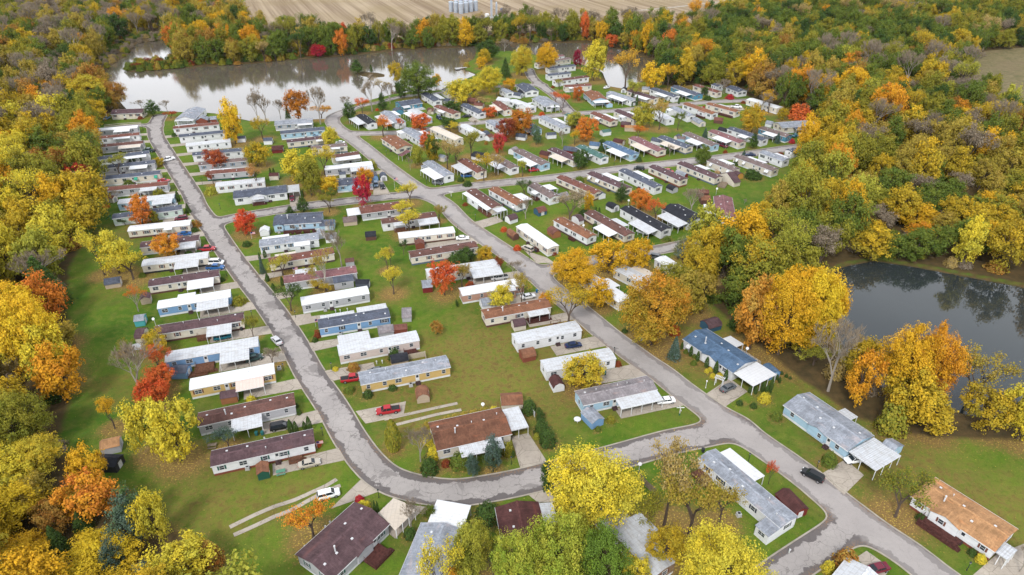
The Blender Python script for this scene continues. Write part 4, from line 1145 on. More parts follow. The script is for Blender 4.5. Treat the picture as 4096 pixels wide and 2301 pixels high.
def fence(reg, pts, h, mt, label, name='fence'):
    Q = [gnd(reg, *p) for p in pts]; root = empty(name, Matrix.Translation(Q[0])); b = MB()
    for i in range(len(Q) - 1):
        a = Q[i] - Q[0]; c = Q[i+1] - Q[0]; L = (c - a).length; d = (c - a).normalized(); n = int(L / .16)
        for j in range(n):
            p = a + d * (L * j / n); q = a + d * (L * (j + .82) / n); s = Vector((-d.y, d.x, 0)) * .02
            b.face([p - s, q - s, q - s + Vector((0, 0, h)), p - s + Vector((0, 0, h))]); b.face([p + s, p + s + Vector((0, 0, h)), q + s + Vector((0, 0, h)), q + s])
            b.face([p - s + Vector((0, 0, h)), q - s + Vector((0, 0, h)), q + s + Vector((0, 0, h)), p + s + Vector((0, 0, h))])
    b.build('boards', mt, root)
    for i, q in enumerate(Q):
        b = MB(); p = q - Q[0]; b.box(p.x-.06, p.x+.06, p.y-.06, p.y+.06, 0, h + .1); b.build('post', mt, root)
    tag(root, label, 'fence')
def deck_thing(reg, x1, y1, x2, y2, depth, mt, label, h=.5):
    M, L, D = frame(reg, x1, y1, x2, y2, depth); root = empty('wooden_deck', M)
    b = MB()
    n = int(D / .16)
    for i in range(n): b.box(0, L, D*i/n, D*(i+.9)/n, h-.05, h)
    b.box(.05, L-.05, .05, D-.05, 0, h-.06); b.build('boards', mt, root)
    b = MB()
    for z in (h+.4, h+.9): b.box(0, L, 0, .05, z, z+.06); b.box(0, .05, .05, D, z, z+.06)
    for i in range(int(L/.9)+1): x = min(L-.06, i*.9); b.box(x, x+.06, .051, .1, h, h+.9)
    b.build('railing', mt, root); tag(root, label, 'deck')
# patches of dry lawn: full-view x, y, radius m, amount
DRY = [(260,960,8,.5),(420,1230,10,.5),(560,1320,14,.4),(700,700,8,.4),(960,740,8,.4),(1240,640,10,.5),(1030,1090,8,.4),(2050,960,12,.5),(2380,1230,14,.6),(1500,470,8,.5),(1600,360,8,.5),(1180,330,8,.6),(1230,930,22,.9),(1330,900,18,.5),(1150,1000,18,.6),(1270,1040,18,.5),(640,1250,16,.6),(2250,1200,16,.7),(2180,1240,10,.9),(2440,1190,20,.3),(1650,1000,10,.3),(1280,500,10,.0),(1100,880,18,.4),(1560,400,14,.5),(1350,330,12,.5),(1760,905,12,.6),(1720,860,12,.6),(330,1010,14,.4),(270,740,8,.5),
 (620,700,6,.6),(1870,560,10,.4),(880,620,14,.5),(300,600,14,.6),(1440,680,6,.9),(1060,1280,8,0),(900,440,8,.6),(1260,340,20,.3)]
WL = "from the lake, left lane west side"; EL = "from the lake, left lane east side"
HOME_DATA = [
(WL, """e 505 268 915 250 8 c N h:n s:c
e 238 505 855 455 4.3 g m c.5,.85,3,m dR.5,3
e 350 607 882 553 4.3 w r c.35,.78,2,w dR.7,3
e 375 722 932 668 4.3 g q c.42,.96,3.4,t dR.6,3.4 h:n
e 333 893 1015 806 4.3 w k c.5,.95,2.6,w dR.7,3
e 338 1018 1088 940 4.3 g k c.56,.88,3.4,w dR.6,3.2
e 348 1168 1158 1086 4.3 c k A dR.7,3
e 415 1322 1262 1236 4.3 g r c.57,.84,3,s dR.6,3.2
i 435 320 1182 238 4.3 L s c.62,.98,3.6,s dR.7,3.4 s:w
i 370 522 1285 392 4.3 e k s:w dR.7,3.4
i 572 692 1395 606 4.3 c m c.58,.72,1.5,m s:n dR.62,3.4 h:n
i 742 915 1515 812 4.3 c N c.6,.96,4.2,s dR.65,3.4 s:w
i 762 1165 1638 1052 4.3 c s c.5,.87,4.2,s s:K dR.6,3.8 h:n
i 858 1442 1785 1300 4.3 c N c.55,.93,5,w s:n dR.7,3.4 h:n
m 640 570 1610 408 4.3 B m c.53,.97,4.4,s C.25,.5,2.5,m dR.55,3.8
m 598 925 1780 732 4.4 c N c.585,.87,4.6,s k.46,.575,2.4,n s:n h:n dR.6,3.6
m 746 1293 1982 1074 4.4 B s c.58,.90,4.6,s k.3,.5,4,n dR.55,4
q 430 625 1273 456 4.4 y m c.53,.865,3.8,p h:n dR.6,3.8
q 518 993 1478 779 4.6 g q c.33,.645,4.2,s dR.62,4 f
q 650 1398 1672 1166 4.6 w N s:br k.725,.86,1.8,n dR.56,3.4 h:g"""),
(EL, """e 1372 335 1622 331 17 w S v c0,1,2.2,s
e 1340 470 1945 410 4.3 w r C.02,.45,2.2,m dL.35,3 h:n
e 1420 585 2038 522 4.4 w k dL.3,3
e 1510 708 2102 642 4.4 w s dL.3,3
e 1600 835 2272 770 4.3 w k dL.3,3 h:b
e 1682 970 2330 902 4.3 g n dL.3,3 h:u
e 1785 1092 2400 1042 4.3 g r C.02,.5,2.2,m s:gr h:g dL.3,2.6
e 1908 1257 2560 1188 4.4 w s h:n
f -193 1418 508 1336 7.6 w k x.28,.62,0 c.33,.56,2.6,s k.33,.56,2.6,R E:5,s h:b"""),
("down from the lake, middle road west side", """f 350 418 848 384 7.2 g S c.6,1,1.8,w h:u
f 428 540 1012 484 5 L k h:u
f 515 658 1022 602 4.3 c N s:bg c.75,1,1.8,w h:n
f 838 745 1312 704 4.3 c n s:bg c.55,.8,1.6,w
f 1120 868 1478 818 4.3 c q c.08,1,3.4,w
f 1018 1030 1652 958 4.4 g m c.52,1,4,s dR.5,3.4
f 1180 1248 1655 1205 7.6 L k x.3,.7,0 h:u"""),
("south of the crossing, left lane east side", """j 338 608 965 566 8.6 L k x0,.2,0 k.2,.85,2.4,R f
j 155 900 935 797 5 w S C.03,.5,2.6,m p.58,.84,2.6,w h:u dL.15,3
j 290 1143 1143 992 4.6 c r s:N C.1,.43,2.2,t dL.15,3
j 487 1400 1447 1254 4.6 g M p.66,.93,3.6,k C.15,.45,3.6,s dL.1,3.2
n 216 690 1110 530 4.4 g m dL.1,2
n 450 1006 1386 846 4.6 B k C.03,.52,2.2,s C.56,1,3.4,s h:b DL.08,3.2,3.6
n 715 1370 1778 1166 4.6 pk s C.02,.42,5,s k.79,.95,2.4,R DL.05,3.4,4
r -99 255 608 111 4.9 y S DL.2,4,3"""),
("south of the crossing, middle road west side", """j 1515 452 2150 365 6.5 g r F:5,w
j 1790 592 2512 492 4.4 w q c.63,1,4.2,s c.19,.4,2.2,s k.19,.4,2.2,n
j 2015 790 2755 703 4.4 c m s:n dR.4,4.2 h:n
j 2175 1050 3055 905 4.4 c q s:bg h:n
o -215 472 500 366 4.4 c s c.58,1,4.6,s dR.55,4.6
o 130 672 745 566 4.4 sm m s:w p.72,.84,1.5,m dR.6,4
o 366 908 1012 786 4.8 c o s:n c.62,.94,2.4,s k.62,.94,2.4,R f dR.6,3.4 h:n
o 680 1160 1320 1024 4.7 w s dR.5,4.4
o 968 1445 1660 1312 4.7 w s dR.62,4.6
r 1675 422 2256 292 5.2 L x c.42,1,3.6,s dR.42,3.6"""),
("around the bottom bend, counted from its left", """r 512 784 1092 652 8.8 c z c.27,.86,3.4,s E:4.6,s,.1,.95 f
s 590 1590 1150 1040 9.0 g N h:g x.42,.68,0 k.5,.8,3.5,R f
s 1185 1640 1480 930 -8.8 w S z3 E:6.5,m,.1,.9
s 2230 775 2390 1620 8.2 c RD z3 C.0,.3,3,s
t 925 800 1560 1455 5.0 tw s z3 C.3,.62,2.8,s h:n
z 1759 1153 1963 1327 4.8 w S z3 C.05,.5,3.4,w k.03,.2,2.6,n p.86,1,3.2,S h:b"""),
("down the main road's east side", """k 562 482 898 714 4.4 c q c.0,.2,2,w p.22,.62,1.8,w c.64,1,2.2,w k.64,1,2.2,n E:4,s s:w
k 1225 962 1645 1266 4.4 c m s:w h:n k.62,.74,1.5,R
o 1290 472 1695 744 4.6 c m C.3,.6,2.5,m
p 328 612 812 944 8.6 w U x.42,.72,0 a E:6.6,w C.32,.6,3.4,w K.62,1,2.6,w f h:b
z 1968 1044 2123 1157 8.6 L S x.42,.68,0 E:7,s C.45,.66,3,s K.68,.92,2.4,w
u 800 430 1252 736 8.6 w O s:br x.25,.6,0 k.2,.68,3,R E:2.4,s,.0,.45 f h:n
u 455 725 680 872 -9 w s z3"""),
("along the cross street's south side, from the crossing", """k 858 458 1228 674 4.4 w o s:bg C.5,.9,4.5,w
k 1370 402 1672 578 4.6 w n c.36,.56,2.2,w k.36,.56,2.2,R C.2,.55,4.2,w
k 1760 300 2255 522 4.4 c r s:n h:n
l 158 415 655 632 4.4 c N s:bg C.15,.62,3.8,w a h:n
l 580 370 1052 606 4.4 w k C.15,.62,3.2,w h:b
l 980 320 1396 508 4.4 c N s:br h:n
l 1360 275 1862 480 4.6 c N s:bg C.26,.56,3.4,w
l 1760 235 2098 372 4.6 c n C.1,.6,3.4,w k.44,.56,1.6,O a
h 1778 1188 2288 1378 4.6 c n C.15,.62,2.6,w a h:n
h 2120 1130 2432 1246 4.6 w S C.3,.85,2.6,w h:b
h 2470 1090 2560 1122 4.6 w k"""),
("between the streets, lower east block", """k 1725 880 2168 1126 4.4 w o s:N k.55,.66,1.6,R
l 122 950 655 1264 4.6 c q c.46,.85,4.2,w C.4,.72,3,s s:n h:n
l 600 890 1142 1196 5 w K c.45,.94,4.6,s h:b
l 1155 890 1510 1082 8.2 w K c.2,1,4.8,s h:b
l 1868 625 1905 885 6.4 w M z3 c.4,.9,4.2,m
o 1640 402 1965 575 4.6 c s C.2,.9,3.8,t
o 2050 300 2215 410 4.4 w m"""),
("along the cross street's north side, from the crossing", """k -18 95 262 282 4.6 w S c.3,1,4.4,w p.1,.25,2,S
g 440 1240 702 1406 4.6 c r c.15,.8,4.6,s
g 850 1185 1140 1350 4.6 w n c.3,.8,3.8,w h:b
g 1188 1110 1556 1300 4.8 L n c.42,.9,4.2,w h:u
g 1645 1090 1985 1240 4.6 c N c.32,.85,4.2,t h:n
g 2020 1050 2348 1210 4.6 w G c.3,.72,3.4,w h:u
h 35 1000 406 1165 4.8 L U c.36,.9,4.2,w h:u
h 380 935 762 1116 5 c M s:br c.3,.8,4.2,t h:n
h 765 925 1140 1070 4.8 c k c.3,.85,4.4,t s:bg h:b
h 1095 875 1482 1040 4.8 L n c.33,.75,4,w
h 1440 840 1848 1000 4.8 c M c.33,.8,4,w h:b
h 1695 805 2152 965 4.8 w k c.42,.66,3,w h:n
h 2115 800 2478 916 4.8 TB n c.3,.72,3.6,m h:u
d 135 1346 480 1320 8 c S c.3,.62,3,k h:n"""),
("in the middle green's upper row, from the left", """g 70 800 410 960 4.6 c t
g 450 760 702 895 4.6 w s
g 815 706 1015 818 5 w S C.2,.9,3,s h:b
g 1330 750 1452 822 4.8 L k
g 1525 648 1838 802 4.8 w S C.2,.7,3,m
g 1865 615 2062 702 4.6 w G
g 2210 594 2476 712 4.8 c r s:N C.2,.85,2.6,w c.35,.58,1.8,w h:n
h 180 563 452 682 4.8 c N C.2,.8,2.8,m p.4,.62,2,w
h 680 570 882 680 4.8 w s
h 930 520 1166 636 4.8 w S p.0,.2,2.4,w
h 1100 468 1484 606 4.8 w o p.58,.8,.8,o k.58,.82,2.2,R h:b
h 1412 470 1802 576 4.8 c o C.2,.6,2.6,s k.5,.95,2.2,R h:b
h 1955 402 2360 528 4.8 c m"""),
("in the lakeside block, from the left", """f 1430 290 1590 405 4.8 w K c.05,.85,4.2,s
f 1755 246 1962 393 5.4 w S c.15,.95,4.4,s C.0,.4,2.6,m
b 1470 1125 1676 1092 9 TB k c.0,.35,3,s k.6,1,2.6,w h:b
f 2120 215 2332 335 5 L s c.1,.7,3.6,m
f 2035 482 2285 640 5.6 w S p.0,.22,2.4,w C.3,1,4,m h:b
f 1775 602 1990 742 7.4 c o x.7,1,0 h:b s:bg
b 1665 1000 1792 1078 5 w k C.1,.8,3.6,s h:b
g 225 270 400 368 4.6 c k
g 120 502 378 606 4.8 c r c.35,.65,2,w h:n
g 472 480 715 598 4.8 w k h:b
g 900 440 1062 556 4.8 c r c.2,.9,3,t
g 1118 420 1396 522 5 w s x.55,.9,0 h:b
g 1000 262 1095 318 4.4 w S h:b
g 1225 205 1346 302 8 w k h:b
g 1440 388 1612 500 8.4 w S E:2.6,w,.3,.9 h:b"""),
("along the north street's far side, from the left", """c 265 695 592 640 4.6 c n h:n
c 370 745 640 712 4.6 w k c.0,.3,2,k
c 370 815 592 790 4.8 w k
c 440 622 526 610 4 w M
g 1760 160 2195 98 4.8 w q c.0,.1,1.5,w h:n
g 1885 235 2232 214 5 c r c.1,.3,2,w h:n
g 2125 308 2242 414 8.6 L o E:5,w h:b
h 85 310 412 422 4.8 w S c.22,.85,3.6,w h:b
h 355 290 702 400 4.8 c N c.4,.9,3.2,w
h 662 262 978 372 5 w k c.35,.8,3,w h:b
h 945 230 1272 350 5.4 TB k c.38,.85,4,w h:u
h 1240 215 1552 312 4.8 c r h:n
h 1485 200 1562 226 5 w k
h 1680 236 1838 300 6.4 w k h:b"""),
]
SHED_DATA = """i 250 1368 455 1336 3.2 t k b|tan shed with slate roof below the big yellow-green tree
m 393 405 525 382 3 t N g|tan shed with dark roof behind the orange-leaved bare tree
m 312 700 440 684 3.4 T S gv|turquoise shed with pitched grey roof on the western lawn
m 318 915 432 905 4.4 c N bv|cream shed with brown gambrel roof beside the olive-yellow tree
m 800 1400 1008 1395 3.4 B k g|blue shed under the tall red-orange tree
e 262 240 405 240 3.4 R q b|dark red shed left of the top home by the wood
i 255 200 350 212 2.6 c r g|small cream shed with rusty roof near the child's slide
q 725 680 888 652 2.8 o N g|brown shed in front of the yellow home's pink carport
q 1095 1444 1210 1414 3 gr o g|dark green shed with brown roof beside the patio picnic table
x 585 140 692 116 3.2 g O g|pale shed with tan roof at the wood's edge
x 510 232 668 236 3.4 K K g|black roofed shed just below the pale tan roofed one
e 1632 330 1785 322 5 br S gv|brick red shed with grey roof by the lakeside grey house
e 1822 315 1905 308 4 br S gv|smaller brick red shed nearest the yellow lakeside tree
e 2175 575 2288 568 3 w k g|white shed right of the tall golden tree
f 190 604 300 598 3.6 w k g|white shed with slate roof beside the dark red shed
f 300 720 446 710 4.4 R RD b|big dark red shed on the upper lawn
f 265 1080 386 1074 3 c RD g|cream shed with maroon roof below two column evergreens
f 1655 1100 1725 1092 4.2 B k b|light blue shed by the two parked suvs
f 1755 1095 1842 1086 3.6 w k bd|white shed with blue double door near the crossing
f 1205 1060 1290 1052 2.6 w k g|dark roofed lean shed before the long white roofed home
f 1948 205 2065 190 4.4 TB k bv|blue barn shed beside the dark blue lakeside home
f 2385 195 2462 190 3 t q bv|small tan barn with brown roof on the lakeside lawn
j 945 583 1130 574 4.8 L k gd|light blue shed with maroon door beside the blue house
j 918 694 1012 680 3 w S g|low white shed linking home and tall white shed
j 1022 748 1166 736 3.4 w S b|tall white shed beside the bare tree
j 142 658 262 648 3 w w gv|little white shed with white roof above the long canopy
j 1262 524 1442 505 3.4 t n b|tan shed with grey brown roof left of the small brown patio
j 1558 718 1695 706 3 n K b|dark brown shed with black roof alone on the lawn
j 2228 838 2345 826 3 br r g|rust red shed below the long white roofed home
j 1292 1075 1405 1060 2.6 g q g|small shed with maroon roof behind the mauve roofed home
n 920 352 1095 352 2.4 k K g|black roofed shed behind the long white roof
n 1545 804 1665 796 4.6 g x bv|grey barn shed alone beside the blue home
n 1232 1020 1432 990 3 g x b|grey shed behind the pinkish home
n 1432 985 1612 966 2.6 br r g|rust roofed shed behind the pinkish home
n 1820 414 1948 400 4.4 R S gv|dark red shed with grey roof beside the big red tree
r 140 45 272 20 3 t K b|tan shed with black roof behind the yellow home
r 342 333 442 318 3.4 t o b|brown roofed tan shed above the red pickup
r 1022 394 1190 383 4.2 c o g|brown roofed extension shed beside the silver carport
r 1745 542 1838 502 4.4 B S g|blue shed with grey roof beside the round white table
o 330 736 478 708 3.4 w S b|white shed with grey roof beside the bright yellow tree
o 648 948 765 926 3 c N b|cream shed with purple brown roof by the brown roofed home
o 735 1262 864 1234 3.2 br o b|rusty pink shed in front of the white roofed home
r 1437 245 1524 228 3.4 w RD b|white shed with dark red roof left of the yellow-green tree
k 1142 832 1246 798 3.2 w N b|white barn shed with brown roof below the bare tree
k 1525 728 1632 698 3.4 D r bd|dark blue barn with rusty roof on the east lawn
k 1715 1025 1822 1000 4.2 o r b|large brown shed beside the brown roofed home
k 1185 1052 1258 1032 4.6 n o q|round roofed brown shed in the roadside bed
k 2068 842 2132 820 4.4 w N bv|white barn shed with dark red roof near the big bare tree
k 2335 500 2420 482 3 w k g|white shed with slate roof beside the golden column tree
k 2505 672 2580 650 3.6 w K b|white barn shed with black roof and cross door
k 1850 530 1936 508 4 g x gv|grey shed behind the big bare tree
l 1305 588 1378 566 3.6 g K q|pale blue shed with arched black roof on the east lawn
l 1460 405 1510 388 5 R S b|red walled shed with grey metal roof between two cream homes
l 2128 500 2210 482 10 c N gv|long low cream shed with brown roof beside the wooden deck
l 2170 402 2250 384 3.6 O N b|orange barn shed with dark roof
l 1690 735 1812 735 4 n o gv|dark brown shed with tan roof beside the mauve roofed home
l 1655 635 1790 640 3 n r g|smaller brown shed behind the dark brown one
g 800 860 872 832 4 c k bv|cream shed beside the silver roofed home by the maroon tree
g 865 892 925 866 3 w r g|white shed with rusty roof left of the crimson tree
g 1215 868 1342 884 3 w k b|white barn shed under the maroon tree
g 1640 862 1762 852 3 w k g|small white shed with slate roof in the middle green
g 2388 826 2496 808 3.2 w G g|white shed with green roof near the orange tree
g 2200 985 2330 1000 3.4 w U b|white barn shed with blue roof and blue door
g 1118 1060 1190 1078 3.8 w x b|pale barn shed beside the light blue home
g 1535 1105 1650 1130 3.4 o RD b|pink brown barn shed with maroon roof
g 1850 1050 2035 1075 4 R k b|bright red shed with slate roof
g 620 1130 795 1172 5 w K b|white barn with black roof among the tan trees
g 180 1150 250 1172 3 c S g|small cream shed behind the tan trees
g 570 380 690 402 4.6 n r q|brown arched shed beside the yellow-green tree
g 655 445 772 455 3.4 c r b|cream barn shed beside the bare tree
g 250 385 320 400 3.2 w k b|white barn shed left of the green tree
g 32 522 112 530 2.8 c q b|little cream barn with maroon roof by the lakeside lawn
g 1245 265 1335 285 3.6 w K b|white barn shed beside the white gable house
g 1150 300 1275 322 3.8 w k b|white barn with slate roof beside the grey roofed home
g 955 380 1112 408 4.6 w s g|metal roofed shed beside the rusty roofed home
g 2440 440 2515 435 4.4 L o g|light blue shed with orange roof
h 1225 640 1330 700 3.6 c S b|long cream barn shed with grey roof on the green
h 1522 648 1640 660 3.2 n r b|rust brown barn shed on the upper green
h 2210 690 2290 708 3 w S b|white barn shed with grey roof left of the big cream home
h 275 700 390 715 3 R N q|dark maroon arched shed beside the tan one
h 330 758 478 762 3 t O g|tan shed with orange roof left of the orange tree
h 1575 780 1690 808 3.2 w K b|white barn with black arched roof between two homes
h 985 885 1030 895 3.4 c k b|narrow cream shed with dark roof
h 1030 905 1130 918 3 L n g|light blue shed with brown roof
h 678 920 800 950 3 w k b|white barn with slate roof between dark roofed homes
h 170 935 290 962 3.4 t RD b|tan barn with maroon roof beside the blue roofed home
h 280 240 345 246 3.2 w K bd|white barn with black roof in the north row
h 560 228 655 236 3.4 c S b|cream barn below the bright yellow tree
h 80 320 160 340 3 w S b|grey roofed little shed before the white north row home
e 0 0 1 1 1 w w g|skip
l 438 800 510 840 3 w K b|white barn with black roof and cross door on the lawn
u 150 514 222 460 -7 R RD g|skip
p 585 462 714 424 3.8 D N b|dark blue barn with brown roof behind the blue roofed house
p 1100 860 1192 938 3.4 B U q|blue arched shed behind the white carport
u 655 160 700 185 3.6 L S g|skip
h 1960 120 2000 130 3 c k g|skip"""
CAR_DATA = """m 2250 950 2168 862 sedan silver|silver car driving down the cracked left lane
e 1185 835 1325 800 pickup white|white pickup turning across the left lane
s 262 362 436 322 sedan beige|beige car on the patio driveway beside the redwood deck
s 440 680 640 628 suv white|white suv parked below the thin orange tree
q 1245 930 1388 900 suv black|black suv between the maroon roofed home and column evergreens
q 2508 738 2288 772 pickup red|red pickup with black bed cover on the wide driveway
q 1945 448 2125 420 pickup red|red pickup half hidden behind the yellow home
q 2350 345 2205 365 sedan grey|grey car behind the yellow home
i 1228 652 1385 635 sedan blue|bright blue car before the white roofed cream home
i 1338 430 1186 446 suv maroon|maroon suv before the pale green home
i 1508 852 1702 842 pickup red|red pickup by the red-orange tree's home
i 1602 1100 1838 1095 pickup blue|blue pickup beside the white van
i 1640 1035 1818 1028 van white|white van beside the blue pickup
i 1060 258 1192 245 sedan silver|silver car under the light blue home's carport
m 1822 1165 1985 1122 suv green|dark green suv in front of the long blue home's carport
m 1405 872 1555 842 sedan teal|teal car under the silver carport
f 568 1318 567 1362 sedan maroon|maroon car before the grey arched carport
f 1690 1125 1694 1178 suv steel|steel blue suv on the corner driveway
f 1770 1155 1785 1202 suv black|black suv on the corner driveway
f 1240 590 1180 590 sedan white|white car behind the round yellow tree
f 880 492 830 492 sedan steel|pale blue car before the light blue home
k 430 1040 578 1030 sedan white|white car at the white roofed cream home
k 1440 1205 1318 1152 suv beige|beige suv beside the round red shrub
o 575 412 418 432 pickup silver|silver pickup under the weathered carport
o 1165 1112 1316 1092 sedan navy|navy blue car before the white roofed home
o 722 622 850 600 sedan white|white car under the thin yellow tree
p 232 1150 75 1168 sedan white|white car at the corner by the street sign
p 722 1055 842 1000 sedan grey|dark grey car on the blue roofed house's driveway
u 300 288 200 236 suv black|black suv driving on the main road
u 520 165 458 175 sedan white|white car under the light blue house's carport
u 645 785 585 800 sedan maroon|maroon car at the bottom corner driveway
l 915 268 800 262 suv black|black suv driving on the cross street
l 855 1105 962 1142 sedan white|white car under the big black roofed home's carport
l 1282 1018 1392 1056 sedan silver|silver car under the second grey carport
h 1785 438 1870 446 pickup white|white pickup on the cracked pad of the north street
h 1590 945 1690 982 pickup maroon|maroon truck beside the mauve roofed home
e 1052 698 945 694 pickup green|dark pickup with white cap by the brown roofed home
e 405 274 462 246 sedan steel|dark blue car by the top home next to the wood
e 1130 1105 1262 1098 sedan red|red car behind the rusty roofed home
g 165 575 215 612 suv navy|navy suv on the lakeside lawn drive
g 592 568 518 572 sedan black|black car beside the white lakeside home
h 2050 1088 1975 1084 sedan navy|dark blue car on the cross street
g 1425 1298 1492 1290 sedan red|red car under the light blue home's white canopy
k 525 200 582 195 sedan blue|blue car inside the flat grey carport
k 140 290 205 296 suv grey|dark suv under the corner home's white carport
o 2050 210 2112 222 suv grey|grey suv near the amber trees
k 2030 285 2122 330 sedan silver|silver car behind the rusty roofed home
d 250 1385 300 1370 sedan teal|teal car beside the cream end house
d 300 1378 348 1364 sedan silver|silver car beside the cream end house
c 940 895 965 888 sedan white|white car by the lake behind the north row
k 1630 360 1690 385 sedan navy|dark car under the white canopy of the grey home
l 1205 285 1300 310 sedan red|red sports car beside the cream home on the cross street"""
